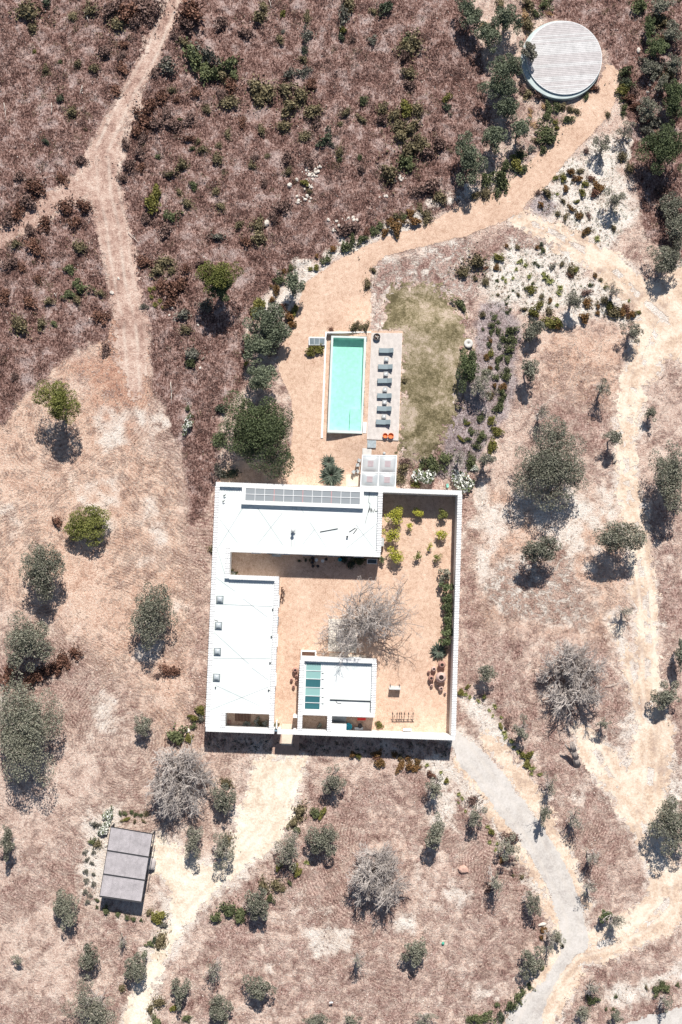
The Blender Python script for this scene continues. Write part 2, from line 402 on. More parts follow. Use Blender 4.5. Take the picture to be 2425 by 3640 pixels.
# --- earth material: bare soil showing between mats of dead grass
m = bpy.data.materials.new('dry_earth'); M['earth'] = m; nt, b = nodes(m)
P = N(nt, 'ShaderNodeNewGeometry').outputs['Position']
zA = N(nt, 'ShaderNodeSeparateColor'); nt.links.new(attr(nt, 'zoneA').outputs['Color'], zA.inputs[0])
zB = N(nt, 'ShaderNodeSeparateColor'); nt.links.new(attr(nt, 'zoneB').outputs['Color'], zB.inputs[0])
ph = attr(nt, 'phase').outputs['Fac']; cov = attr(nt, 'cover').outputs['Fac']; mul = attr(nt, 'mulch').outputs['Fac']
big = noise(nt, P, 0.16, 5, 0.62, 0.4); mid = noise(nt, P, 0.85, 6, 0.72, 0.7); fin = noise(nt, P, 3.6, 4, 0.8); grit = noise(nt, P, 10.0, 2, 0.7); tone = noise(nt, P, 0.4, 4, 0.7, 0.5)
mp = N(nt, 'ShaderNodeMapping'); mp.inputs['Scale'].default_value = (6.5, 2.2, 1); mp.inputs['Rotation'].default_value = (0, 0, 0.5); nt.links.new(P, mp.inputs[0])
fib = noise(nt, mp.outputs[0], 1.0, 4, 0.8, 1.0)
ns = math_(nt, 'ADD', math_(nt, 'MULTIPLY', mid, 0.50), math_(nt, 'ADD', math_(nt, 'MULTIPLY', fin, 0.32), math_(nt, 'MULTIPLY', fib, 0.18)))
th = math_(nt, 'MULTIPLY_ADD', math_(nt, 'SUBTRACT', 0.5, cov), 0.24, 0.5)
mask = math_(nt, 'MULTIPLY', math_(nt, 'ADD', math_(nt, 'SUBTRACT', ns, th), 0.03), 18.0, clamp=True)
g_ = math_(nt, 'ADD', math_(nt, 'MULTIPLY', fib, 0.45), math_(nt, 'ADD', math_(nt, 'MULTIPLY', fin, 0.35), math_(nt, 'MULTIPLY', tone, 0.30)))
g_ = math_(nt, 'MULTIPLY_ADD', math_(nt, 'SUBTRACT', g_, 0.55), 1.9, 0.55)
bare = ramp(nt, g_, [(0.40, (0.44, 0.30, 0.245)), (0.52, (0.66, 0.485, 0.40)), (0.66, (0.82, 0.68, 0.575))])
bareT = ramp(nt, g_, [(0.40, (0.48, 0.295, 0.215)), (0.52, (0.70, 0.475, 0.36)), (0.66, (0.84, 0.65, 0.52))])
bareC = ramp(nt, g_, [(0.40, (0.36, 0.185, 0.13)), (0.52, (0.58, 0.335, 0.24)), (0.66, (0.70, 0.48, 0.36))])
bareW = ramp(nt, g_, [(0.40, (0.62, 0.52, 0.44)), (0.52, (0.80, 0.71, 0.62)), (0.62, (0.88, 0.83, 0.76))])
bare = mixc(nt, zB.outputs[0], bare, bareT); bare = mixc(nt, zA.outputs[2], bare, bareC); bare = mixc(nt, zA.outputs[1], bare, bareW)
gr = ramp(nt, g_, [(0.42, (0.145, 0.078, 0.066)), (0.52, (0.36, 0.222, 0.188)), (0.60, (0.52, 0.36, 0.305)), (0.70, (0.70, 0.54, 0.46))])
grT = ramp(nt, g_, [(0.42, (0.24, 0.14, 0.112)), (0.52, (0.46, 0.305, 0.245)), (0.64, (0.64, 0.48, 0.385))])
grH = ramp(nt, g_, [(0.42, (0.04, 0.021, 0.018)), (0.50, (0.15, 0.080, 0.066)), (0.57, (0.285, 0.170, 0.142)), (0.68, (0.51, 0.36, 0.31))])  # dark stops also paint in the shade between heath clumps
grH = mixc(nt, math_(nt, 'MULTIPLY', math_(nt, 'SUBTRACT', tone, 0.52), 5.0, clamp=True), grH, ramp(nt, g_, [(0.42, (0.09, 0.062, 0.06)), (0.52, (0.28, 0.205, 0.195)), (0.66, (0.54, 0.44, 0.41))]))
gr = mixc(nt, math_(nt, 'MULTIPLY', zB.outputs[0], 0.7), gr, grT); gr = mixc(nt, zA.outputs[0], gr, grH)
c = mixc(nt, mask, bare, gr)
c = mixc(nt, mul, c, ramp(nt, g_, [(0.42, (0.20, 0.15, 0.15)), (0.54, (0.40, 0.325, 0.325)), (0.66, (0.58, 0.50, 0.49))]))
st = math_(nt, 'SINE', math_(nt, 'MULTIPLY', ph, 2 * math.pi / 0.42)); st = math_(nt, 'MULTIPLY', st, zB.outputs[2])
st = math_(nt, 'MULTIPLY', st, math_(nt, 'MULTIPLY', math_(nt, 'SUBTRACT', fin, 0.36), 4.0, clamp=True))
c2 = mixc(nt, math_(nt, 'MULTIPLY', math_(nt, 'MAXIMUM', st, 0.0), 0.60), c, (0.78, 0.62, 0.49)); c2 = mixc(nt, math_(nt, 'MULTIPLY', math_(nt, 'MAXIMUM', math_(nt, 'MULTIPLY', st, -1.0), 0.0), 0.52), c2, (0.22, 0.13, 0.105))
lum = ramp(nt, grit, [(0.35, (0.33, 0.33, 0.33)), (0.65, (0.67, 0.67, 0.67))]); c2 = mixc(nt, 0.75, c2, lum, 'OVERLAY')
nt.links.new(c2, b.inputs['Base Color']); b.inputs['Roughness'].default_value = 0.95; b.inputs['Specular IOR Level'].default_value = 0.1
hh = math_(nt, 'ADD', math_(nt, 'MULTIPLY', fin, 1.0), math_(nt, 'ADD', math_(nt, 'MULTIPLY', grit, 0.4), math_(nt, 'MULTIPLY', mask, 0.25))); bump(nt, b, hh, 0.20)

keep = ~((s_house > 0.3)[:-1, :-1] & (s_house > 0.3)[1:, 1:]) & ~(s_pool[:-1, :-1] > -0.0)
me, used = grid_mesh('ground', X, Y, Zg, keep, [M['earth']])
struct(link('ground', me))
sel = used.reshape(X.shape)
def sub(a): return a.ravel()[used][None, :]
zcol(me, 'zoneA', sub(z_heath), sub(z_white), sub(z_clay)); zcol(me, 'zoneB', sub(z_tawny), sub(z_scrub), sub(z_strip))
for nm_, ar_ in (('cover', cover), ('mulch', z_mulch)):
    a_ = me.attributes.new(nm_, 'FLOAT', 'POINT'); a_.data.foreach_set('value', ar_.ravel()[used].astype(np.float32))
a_ = me.attributes.new('phase', 'FLOAT', 'POINT'); a_.data.foreach_set('value', phase.ravel()[used].astype(np.float32))

# --- loose-surface materials
def loose(name, stops, sc=1.0, big_w=0.5, bmp=0.06, gritw=0.5, rutc=(0.86, 0.78, 0.67)):
    m = bpy.data.materials.new(name); nt, b = nodes(m); P = N(nt, 'ShaderNodeNewGeometry').outputs['Position']
    big = noise(nt, P, 0.22, 5, 0.65, 0.5); mid = noise(nt, P, 1.4 * sc, 5, 0.7, 0.3); fin = noise(nt, P, 6.0 * sc, 4, 0.8); grit = noise(nt, P, 14.0 * sc, 2, 0.7)
    f = math_(nt, 'ADD', math_(nt, 'MULTIPLY', mid, 0.45), math_(nt, 'MULTIPLY', fin, 0.55)); f = math_(nt, 'ADD', f, math_(nt, 'MULTIPLY_ADD', big, big_w, -big_w * 0.5))
    c = ramp(nt, f, stops)
    c = mixc(nt, gritw, c, ramp(nt, grit, [(0.35, (0.38, 0.38, 0.38)), (0.65, (0.62, 0.62, 0.62))]), 'OVERLAY')
    rt = attr(nt, 'rut').outputs['Fac']; c = mixc(nt, math_(nt, 'MULTIPLY', rt, 0.45), c, rutc)
    nt.links.new(c, b.inputs['Base Color']); b.inputs['Roughness'].default_value = 0.95; b.inputs['Specular IOR Level'].default_value = 0.1
    bump(nt, b, fin, bmp); M[name] = m; return m
loose('track_dirt', [(0.36, (0.22, 0.13, 0.105)), (0.46, (0.44, 0.29, 0.235)), (0.56, (0.60, 0.44, 0.36)), (0.68, (0.76, 0.62, 0.53))], 0.7, 0.5, 0.12, 0.8)
loose('peach_gravel', [(0.36, (0.42, 0.265, 0.185)), (0.47, (0.61, 0.425, 0.315)), (0.57, (0.71, 0.525, 0.40)), (0.68, (0.80, 0.645, 0.515))], 1.2, 0.30, 0.05, 0.9)
loose('cream_sand', [(0.36, (0.58, 0.46, 0.35)), (0.46, (0.74, 0.63, 0.50)), (0.56, (0.84, 0.76, 0.64)), (0.7, (0.88, 0.83, 0.73))], 0.6, 0.5, 0.05, 0.5, (0.62, 0.49, 0.38))
loose('sandy_track', [(0.36, (0.46, 0.34, 0.27)), (0.45, (0.62, 0.47, 0.35)), (0.53, (0.72, 0.58, 0.46)), (0.64, (0.82, 0.71, 0.58))], 0.5, 0.8, 0.05, 0.5)
loose('grey_tarmac', [(0.36, (0.46, 0.42, 0.39)), (0.5, (0.58, 0.545, 0.505)), (0.66, (0.67, 0.63, 0.59))], 0.6, 0.7, 0.02, 0.35, (0.66, 0.60, 0.53))
loose('lawn_grass', [(0.38, (0.11, 0.092, 0.05)), (0.46, (0.22, 0.185, 0.105)), (0.54, (0.34, 0.28, 0.185)), (0.62, (0.52, 0.42, 0.33))], 1.0, 0.75, 0.10, 0.9)

def sheet(name, sdf, dz, mat, step, amp, soft, extra=None, wob=0.02, kind='structure', ruts=(), median=0.0):
    """a ground surface whose ragged rim is real geometry: only the cells well inside its outline are kept"""
    P = np.concatenate([PD(p) for p in extra[0]] + [LD(l)[0] for l in extra[1]])
    pad = 3.0; x0, y0 = np.maximum(P.min(0) - pad, (-60, -90)); x1, y1 = np.minimum(P.max(0) + pad, (60, 90))
    x, y = np.meshgrid(np.arange(x0, x1, step), np.arange(y0, y1, step))
    s = sdf(x, y)
    n = fbm(x, y, 2.6, 77, 4) * amp + fbm(x, y, 0.5, 78, 3) * soft
    k = (s + n)[:-1, :-1] > 0
    xc, yc = x[:-1, :-1], y[:-1, :-1]
    k &= ~(poly_sd(xc, yc, HOUSE_P) > 0.25) & ~(poly_sd(xc, yc, POOL_P) > -0.1)
    rut = np.zeros_like(x)
    for L_ in ruts:
        a = PD(L_); wv = 0.35 * fbm(x, y, 6.0, 83, 2); d = line_d(x + wv, y + wv, a)
        for off in (0.8, 1.9): rut = np.maximum(rut, np.exp(-((d - off) / 0.22) ** 2) * (1.0 if off < 1 else 0.6))
        if median: k &= ~(((d < 0.45) & (fbm(x, y, 1.6, 84, 3) > 0.15 - median))[:-1, :-1])
    rut = rut * np.clip(0.6 + 0.9 * fbm(x, y, 1.8, 85, 3), 0, 1)
    z = terrain(x, y) + dz - 0.01 * rut + wob * (0.5 * vn(x, y, 0.5, 41) + 0.5)
    me, us = grid_mesh(name, x, y, z, k, [mat])
    a_ = me.attributes.new('rut', 'FLOAT', 'POINT'); a_.data.foreach_set('value', rut.ravel()[us].astype(np.float32))
    o = struct(link(name, me), kind); return o
sheet('dirt_track', lambda x, y: parts_sd(x, y, (), TRACK_L), 0.015, M['track_dirt'], 0.15, 0.8, 1.3, ((), TRACK_L), 0.03, ruts=['418,-60;370,70;340,140;300,205;265,275;235,345;240,450;258,520;272,600;285,670;300,740;305,800;310,900'])
sheet('sand_track', lambda x, y: parts_sd(x, y, (), SAND), 0.019, M['sandy_track'], 0.15, 1.1, 1.3, ((), SAND), ruts=['1520,740;1455,880;1440,1000;1440,1120;1462,1230;1478,1330;1485,1450;1488,1560;1500,1680;1495,1760;1490,1830;1500,1920;1530,2010;1530,2080;1480,2130;1400,2165;1320,2190;1270,2250;1230,2330', '1180,505;1240,520;1320,565;1400,610;1470,680;1540,740', '1410,1420;1450,1530;1480,1640;1500,1740', '1340,1690;1390,1760;1450,1850;1500,1950'], median=0.1)
sheet('driveway', lambda x, y: parts_sd(x, y, DRIVE), 0.023, M['cream_sand'], 0.15, 0.7, 1.2, (DRIVE, ()), ruts=['640,1745;640,1830;620,1920;560,1985;480,2055;420,2120;370,2190;330,2280;305,2360', '640,1870;560,1960;450,1990;380,1960'])
sheet('road', lambda x, y: np.maximum(parts_sd(x, y, (), ROAD), parts_sd(x, y, ROAD2)), 0.031, M['grey_tarmac'], 0.15, 0.25, 0.35, (ROAD2, ROAD), ruts=['1038,1690;1075,1735;1120,1785;1165,1845;1208,1900;1250,1965;1285,2030;1310,2100;1322,2165;1300,2200;1262,2260;1225,2310;1205,2350'])
sheet('path', lambda x, y: parts_sd(x, y, GRAVEL), 0.027, M['peach_gravel'], 0.15, 0.18, 0.22, (GRAVEL, ()), 0.015)
sheet('lawn', lambda x, y: parts_sd(x, y, LAWN) + 0.3, 0.015, M['lawn_grass'], 0.15, 1.2, 2.0, (LAWN, ()), 0.05)
# ================================================================ PLANTS
M['leaf_oak'] = leafmat('leaf_oak', (0.08, 0.083, 0.062), (0.33, 0.33, 0.25), (0.40, 0.34, 0.29))
M['leaf_green'] = leafmat('leaf_green', (0.05, 0.065, 0.042), (0.235, 0.265, 0.175))
M['leaf_dark'] = leafmat('leaf_dark', (0.035, 0.05, 0.025), (0.17, 0.205, 0.095))
M['leaf_yellow'] = leafmat('leaf_yellow', (0.045, 0.06, 0.014), (0.27, 0.275, 0.08))
M['leaf_olive'] = leafmat('leaf_olive', (0.10, 0.10, 0.075), (0.38, 0.37, 0.285), (0.42, 0.36, 0.31))
M['leaf_citrus'] = leafmat('leaf_citrus', (0.14, 0.17, 0.02), (0.58, 0.55, 0.09))
M['twig'] = simple('bare_twigs', (0.50, 0.45, 0.415), 0.9, 0.3, 2.0)
M['bark'] = simple('bark', (0.13, 0.10, 0.085), 0.9, 0.3, 3.0)
M['greybark'] = simple('grey_bark', (0.36, 0.31, 0.28), 0.9, 0.3, 2.0)
SH = {'o': ('olive-green', (0.08, 0.066, 0.040), (0.27, 0.225, 0.125)), 'g': ('green', (0.045, 0.056, 0.028), (0.185, 0.205, 0.095)),
      'd': ('dark green', (0.03, 0.042, 0.03), (0.125, 0.145, 0.09)), 'r': ('rusty brown', (0.09, 0.042, 0.03), (0.31, 0.165, 0.115)),
      'b': ('brown', (0.085, 0.052, 0.044), (0.29, 0.19, 0.16)), 'y': ('yellow-green', (0.07, 0.07, 0.016), (0.28, 0.26, 0.075)),
      'w': ('grey-green', (0.07, 0.07, 0.055), (0.25, 0.24, 0.195)), 't': ('straw-coloured', (0.30, 0.18, 0.08), (0.80, 0.58, 0.33)),
      'f': ('white-flowering', (0.05, 0.07, 0.03), (0.18, 0.22, 0.10)), 's': ('spiky green', (0.06, 0.065, 0.02), (0.30, 0.31, 0.11)),
      'k': ('rust-tipped', (0.07, 0.06, 0.02), (0.28, 0.145, 0.06))}
for k, (a, lo, hi) in SH.items(): M['sh_' + k] = leafmat('foliage_' + a.replace(' ', '_').replace('-', '_'), lo, hi)
M['flower'] = simple('white_petals', (0.80, 0.80, 0.74), 0.7, 0.08)

def unit(v): return v / (np.linalg.norm(v, axis=1, keepdims=True) + 1e-9)
def leaf_cards(pos, size, rng, up=0.35, aspect=0.62):
    """kite-shaped leaf sprays, one quad each, facing every way with a lean to the sky"""
    n = len(pos); nrm = unit(rng.normal(size=(n, 3)) + np.array([0, 0, up])); a = unit(np.cross(nrm, rng.normal(size=(n, 3))))
    b = np.cross(nrm, a); s = (size * rng.uniform(0.6, 1.35, n))[:, None]
    bend = nrm * s * 0.18
    v = np.stack([pos - a * s * 0.5 + bend, pos - b * s * 0.5 * aspect, pos + a * s * 0.5 + bend, pos + b * s * 0.5 * aspect], 1)
    return v.reshape(-1, 3)
def crown_points(rng, rx, ry, rz, nl, n, lobe=(0.30, 0.46), hollow=0.0):
    d = unit(rng.normal(size=(nl, 3))); d[:, 2] = np.abs(d[:, 2]) * 0.9 - 0.18
    rr = rng.uniform(0.08, 1.0, nl) ** 0.5 * 0.90
    c = d * rr[:, None]
    ang = np.arctan2(c[:, 1], c[:, 0]); f3 = rng.uniform(0, 6.283, 3); c[:, :2] *= (1 + 0.17 * np.sin(2 * ang + f3[0]) + 0.13 * np.sin(3 * ang + f3[1]) + 0.09 * np.sin(5 * ang + f3[2]))[:, None]
    k = max(2, nl // 5); c[:k, :2] *= 0.35; c[:k, 2] = np.abs(c[:k, 2]) * 0.6 + 0.15
    lr = rng.uniform(lobe[0], lobe[1], nl)
    li = rng.choice(nl, n, p=lr ** 2 / (lr ** 2).sum())
    q = unit(rng.normal(size=(n, 3))); q[:, 2] = np.where(rng.random(n) < 0.7, np.abs(q[:, 2]), q[:, 2])
    p = c[li] + q * (lr[li] * rng.uniform(0.70, 1.06, n))[:, None]
    tint = rng.uniform(0.0, 0.30, nl)[li] + rng.uniform(0.08, 0.55, n)
    p[:, :2] *= 1.0
    return p * np.array([rx, ry, rz]), np.clip(tint, 0, 1), c * np.array([rx, ry, rz]) * 0.95, lr

def limb(mb, p, q, r0, r1, rng, seg=3, wob=0.12, n=5):
    p = np.array(p, float); q = np.array(q, float); L = np.linalg.norm(q - p); last = p; pts = [p]
    for i in range(1, seg + 1):
        t = i / seg; x = p + (q - p) * t + (rng.normal(size=3) * wob * L / seg if i < seg else 0)
        mb.tube(last, x, r0 + (r1 - r0) * (t - 1 / seg), r0 + (r1 - r0) * t, n, caps=False); last = x; pts.append(x)
    return pts
def bare_twigs(rng, base, tips, r0, levels=3, spread=1.0, kids=4, n=4):
    """a leafless crown: forked limbs ending in fans of thin twigs; returns tube segments"""
    segs = []
    def grow(p, d, L, r, lv):
        k = 3 if lv > 1 else 2
        last = p
        for i in range(k):
            d2 = d + rng.normal(size=3) * 0.24; d2 /= np.linalg.norm(d2); q = last + d2 * L / k
            segs.append((last, q, r * (1 - 0.28 * i / k), r * (1 - 0.28 * (i + 1) / k))); last = q; d = d2
            if lv > 0:
                for _ in range(kids if i == k - 1 else max(1, kids // 2)):
                    e = d + rng.normal(size=3) * (0.62 + 0.10 * spread) + np.array([0, 0, 0.03]); e /= np.linalg.norm(e)
                    grow(last, e, L * rng.uniform(0.5, 0.78), r * 0.56, lv - 1)
    for t in tips:
        d = np.array(t) - base; L = np.linalg.norm(d)
        grow(np.array(base, float), d / L, L * 0.50, r0, levels)
    return segs
def twig_cards(sg, n, rng, size=0.5):
    ends = np.array([q[1] for q in sg if q[2] < 0.05]); c = ends[rng.choice(len(ends), n)] + rng.normal(size=(n, 3)) * 0.16
    d = unit(rng.normal(size=(n, 3)) + np.array([0, 0, 0.2])); b = unit(np.cross(d, rng.normal(size=(n, 3)))); L = size * rng.uniform(0.4, 1.2, n)[:, None]; w_ = 0.022
    return np.stack([c - b * w_, c + b * w_, c + d * L + b * w_ * 0.4, c + d * L - b * w_ * 0.4], 1).reshape(-1, 3)
def tubes_fast(segs, n=3, rmin=0.012):
    a = np.array([s[0] for s in segs]); b = np.array([s[1] for s in segs])
    r0 = np.maximum([s[2] for s in segs], rmin)[:, None]; r1 = np.maximum([s[3] for s in segs], rmin * 0.8)[:, None]
    d = unit(b - a); ref = np.where(np.abs(d[:, 2:3]) > 0.9, np.array([[1.0, 0, 0]]), np.array([[0, 0, 1.0]]))
    u = unit(np.cross(d, ref)); v = np.cross(d, u); out = []
    for i in range(n):
        t0 = 2 * math.pi * i / n; t1 = 2 * math.pi * (i + 1) / n
        c0 = u * math.cos(t0) + v * math.sin(t0); c1 = u * math.cos(t1) + v * math.sin(t1)
        out.append(np.stack([a + c0 * r0, a + c1 * r0, b + c1 * r1, b + c0 * r1], 1))
    return np.concatenate(out, 0).reshape(-1, 3)

TREEN = [0]
def tree(dx, dy, rx, ry, zc, kind, label=None, name=None, dens=1.0, group=None):
    """dx, dy: crown centre in display pixels (photo / 1.5466); rx, ry crown half-widths likewise; zc height of the crown centre"""
    TREEN[0] += 1; rng = np.random.default_rng(500 + TREEN[0])
    px, py = dx * 1.5466, dy * 1.5466; x, y, z0 = at(px, py, zc)
    rx, ry = rx * 1.5466 / PXM, ry * 1.5466 / PXM
    r = (rx + ry) / 2; zc *= {'G': 0.86, 'E': 0.86, 'D': 0.9, 'Y': 0.84}.get(kind, 0.92); rz = min(r * 0.95, zc * 0.9)
    look = dict(G=('leaf_oak', 0.20, 1.0, 'holm_oak', 'grey-green oak'), D=('leaf_dark', 0.20, 1.35, 'evergreen_oak', 'dark green evergreen oak'),
                E=('leaf_green', 0.20, 1.3, 'holm_oak', 'green oak'), Y=('leaf_yellow', 0.18, 1.2, 'carob_tree', 'yellow-green leafy tree'), O=('leaf_olive', 0.17, 0.50, 'olive_tree', 'sparse grey olive tree'),
                S=('leaf_olive', 0.16, 0.16, 'thin_tree', 'thin half-bare tree'), B=('twig', 0, 0, 'bare_tree', 'leafless grey tree'))[kind]
    mat, cs, dn, nm, desc = look
    size = 'huge' if r > 3.6 else 'large' if r > 2.3 else 'mid-sized' if r > 1.5 else 'small' if r > 0.95 else 'little'
    t = thing(name or nm, (x, y, z0), label or (size + ' ' + desc), 'tree', group, auto=label is None)
    loc = np.array([x, y, z0]); top = np.array([0, 0, zc])
    if kind == 'B':
        rx *= 1.12; ry *= 1.12; nb = 8; tips = []
        for i in range(nb):
            a = 2 * math.pi * i / nb + rng.uniform(-0.3, 0.3); tips.append(np.array([math.cos(a) * rx, math.sin(a) * ry, zc + rng.uniform(0.0, 0.9)]))
        tips.append(np.array([0.1, 0.2, zc + 1.2]))
        base = np.array([0, 0, zc * 0.42]); sg = bare_twigs(rng, base, tips, 0.035 * r + 0.03, 3, kids=4)
        if len(sg) > 16000: sg = sg[:0] + [sg[i] for i in rng.choice(len(sg), 16000, replace=False)]
        link('crown', fast_mesh('crown', np.concatenate([tubes_fast(sg, 3, 0.014), twig_cards(sg, 2500, rng)], 0), 4, M['twig']), t)
        mb = MB()
        for q in tips: limb(mb, base, base + (q - base) * 0.62, 0.05 * r, 0.022 * r, rng, 4, 0.16, 6)
        limb(mb, (0, 0, -0.1), base, 0.10 * r + 0.06, 0.07 * r + 0.03, rng, 3, 0.1, 8)
        link('trunk', raw_mesh('trunk', mb.v, mb.f, [M['greybark']], True), t); return t
    n = int(330 * math.pi * rx * ry * dn * dens + 300 * dens * min(dn, 1)); nl = int(np.clip(12 + 11 * r, 12, 80))
    if kind in 'OS': nl = max(5, nl // 2)
    p, tint, lc, lr = crown_points(rng, rx, ry, rz, nl, n, (0.17, 0.33) if kind in 'GDYE' else (0.15, 0.30))
    p[:, :2] *= 1.16; lc[:, :2] *= 1.1; p = p + top; ok = p[:, 2] > 0.12; p = p[ok]; tint = tint[ok]
    if kind in 'GO': tint = np.where(rng.random(len(tint)) < 0.07, 0.95, tint * 0.88)
    v = leaf_cards(p, cs * (0.85 if r < 1.4 else 1.0), rng)
    link('crown', fast_mesh('crown', v, 4, M[mat], np.repeat(tint, 4)), t)
    mb = MB(); fork = np.array([rng.normal() * 0.1, rng.normal() * 0.1, zc * 0.38]); tr = 0.06 * r + 0.05
    if kind in 'OS': tr *= 1.5
    limb(mb, (0, 0, -0.1), fork, tr, tr * 0.75, rng, 2, 0.15, 7)
    for c in lc[:7 if kind in 'GDYE' else 9]: limb(mb, fork, c + top, tr * 0.55, tr * 0.12, rng, 3, 0.16, 5)
    link('trunk', raw_mesh('trunk', mb.v, mb.f, [M['bark'] if kind in 'GDYE' else M['greybark']], True), t)
    if kind in 'OSG':
        ti = [c + top for c in lc[:6]] ; sg = bare_twigs(rng, fork, ti, tr * 0.35, 2, kids=3); link('twigs', fast_mesh('twigs', tubes_fast(sg, 3, 0.012), 4, M['twig']), t)
    return t

# ---- the trees, from the top of the picture down
for a in [(1082, 26, 30, 36, 2.6, 'E'), (1163, 43, 31, 34, 3.0, 'E'), (1125, 79, 31, 31, 2.6, 'E'), (1163, 160, 39, 38, 3.2, 'E'),
          (1153, 202, 36, 30, 3.0, 'E'), (1166, 247, 29, 28, 2.6, 'E'), (1196, 294, 24, 26, 3.0, 'E'), (1136, 313, 29, 31, 3.0, 'E'), (1077, 365, 34, 50, 3.2, 'E'),
          (1529, 345, 52, 52, 3.4, 'D'), (1549, 231, 30, 46, 2.4, 'D'), (1489, 250, 26, 26, 1.8, 'G'), (1494, 62, 15, 24, 1.4, 'D'), (1519, 10, 28, 20, 1.6, 'G'),
          (1545, 75, 26, 26, 1.6, 'G'), (1512, 105, 26, 24, 1.6, 'D'), (1550, 145, 20, 20, 1.4, 'G'), (1494, 155, 22, 22, 1.5, 'G'), (1526, 190, 24, 22, 1.4, 'G'),
          (1387, 332, 21, 28, 2.2, 'O'), (1443, 297, 22, 22, 1.8, 'O'), (1416, 458, 26, 27, 2.4, 'O'), (1556, 520, 28, 46, 2.2, 'G'), (1527, 601, 38, 36, 2.6, 'G'), (1545, 470, 26, 24, 1.4, 'G'),
          (503, 628, 40, 40, 5.6, 'Y'), (505, 655, 30, 34, 3.8, 'D'), (676, 648, 22, 28, 2.8, 'E'), (616, 737, 39, 42, 2.6, 'E'), (640, 768, 29, 30, 2.4, 'E'), (596, 796, 36, 32, 2.4, 'E'), (602, 872, 37, 36, 2.6, 'E'),
          (1229, 755, 26, 30, 1.8, 'G'), (1216, 846, 22, 25, 3.2, 'G'), (1245, 943, 20, 22, 3.2, 'S'), (1390, 892, 20, 18, 3.4, 'O'), (1410, 1008, 19, 24, 3.0, 'G'), (1498, 951, 15, 16, 1.8, 'G'),
          (1453, 762, 31, 27, 2.2, 'O'), (1318, 690, 26, 28, 2.8, 'O'), (1413, 668, 24, 22, 2.4, 'S'), (1074, 838, 25, 46, 2.4, 'D'), (1105, 885, 23, 44, 2.4, 'O'), (1120, 1055, 23, 26, 2.8, 'O'), (1056, 1052, 16, 26, 2.4, 'S'),
          (137, 918, 47, 50, 5.4, 'Y'), (205, 1208, 57, 42, 2.2, 'Y'), (95, 1303, 52, 64, 3.6, 'G'), (350, 1408, 43, 66, 3.2, 'G'), (61, 1478, 52, 56, 3.4, 'G'), (62, 1668, 72, 98, 4.6, 'G'), (327, 1668, 20, 24, 2.0, 'G'),
          (1242, 1259, 43, 34, 3.8, 'G'), (1420, 1240, 54, 42, 4.2, 'G'), (1275, 1073, 80, 80, 4.6, 'G'), (1540, 1085, 44, 74, 4.2, 'G'), (1565, 1500, 12, 40, 3.0, 'G'),
          (1117, 1551, 20, 24, 2.6, 'G'), (1441, 1405, 17, 28, 3.0, 'S'), (1533, 1596, 26, 30, 2.4, 'G'), (1390, 1664, 17, 14, 2.4, 'O'), (1200, 1680, 20, 28, 2.0, 'O'),
          (15, 1935, 17, 32, 2.6, 'G'), (152, 2090, 25, 42, 1.9, 'G'), (205, 2200, 22, 30, 2.2, 'G'), (222, 2310, 58, 58, 3.0, 'O'), (315, 2222, 24, 36, 2.0, 'G'), (43, 2207, 16, 14, 1.0, 'O'), (279, 2165, 10, 18, 1.6, 'S'),
          (414, 2280, 18, 34, 1.8, 'G'), (500, 2328, 30, 30, 1.9, 'G'), (509, 1838, 24, 36, 2.2, 'G'), (445, 1925, 24, 44, 2.4, 'O'), (508, 1955, 30, 40, 2.0, 'O'),
          (763, 1793, 33, 38, 2.0, 'O'), (737, 1930, 38, 34, 2.2, 'G'), (669, 1950, 30, 48, 2.2, 'O'), (593, 2082, 31, 40, 2.4, 'G'), (597, 2272, 30, 28, 2.2, 'G'), (824, 2212, 16, 16, 3.6, 'S'), (953, 2190, 25, 34, 2.0, 'G'),
          (492, 2230, 20, 34, 2.4, 'S'), (1001, 1910, 24, 32, 3.2, 'G'), (1000, 1808, 22, 28, 2.6, 'O'), (1094, 1872, 24, 24, 2.6, 'O'), (1172, 1955, 22, 36, 2.0, 'O'), (1142, 2030, 24, 36, 3.0, 'S'),
          (1226, 2078, 20, 38, 2.4, 'O'), (1224, 2214, 26, 32, 2.0, 'G'), (1268, 2160, 12, 34, 2.6, 'S'), (1283, 2158, 12, 16, 1.4, 'G'), (1254, 1872, 14, 20, 3.2, 'G'), (1266, 1812, 17, 30, 2.6, 'S'),
          (1324, 1884, 22, 26, 3.0, 'S'), (1362, 1970, 22, 20, 3.2, 'S'), (1362, 2044, 24, 16, 3.0, 'S'), (1394, 2109, 13, 16, 1.8, 'D'), (1418, 2120, 26, 24, 3.2, 'S'), (1548, 1895, 46, 54, 3.6, 'G'),
          (1364, 2274, 24, 22, 2.0, 'S'), (1340, 2325, 22, 22, 1.4, 'O'), (1530, 2305, 14, 20, 2.2, 'O'), (1416, 2338, 15, 15, 1.4, 'G'), (725, 2345, 26, 16, 1.4, 'G'), (806, 2346, 18, 14, 1.4, 'G'), (978, 2342, 24, 16, 1.6, 'O')]:
    tree(*a, **({'dens': 1.1} if a[2] > 60 else {}))
# big dark oak by the terrace: a heap of separate boughs
tree(590, 995, 80, 86, 4.6, 'D', 'huge dark green oak left of the pool terrace, near the house corner', dens=1.0)
tree(1216, 113, 21, 32, 2.6, 'O', 'pale bushy olive tree leaning over the rim of the round deck', dens=2.2)
tree(1318, 1553, 66, 78, 3.4, 'B', 'broad leafless grey tree beside the sandy track, right of the walled courtyard')
tree(862, 2012, 52, 66, 4.0, 'B', 'leafless pale tree with a long branching shadow in the lower field')
tree(405, 1795, 60, 72, 4.0, 'B', 'broad leafless grey tree near the driveway, above the carport')



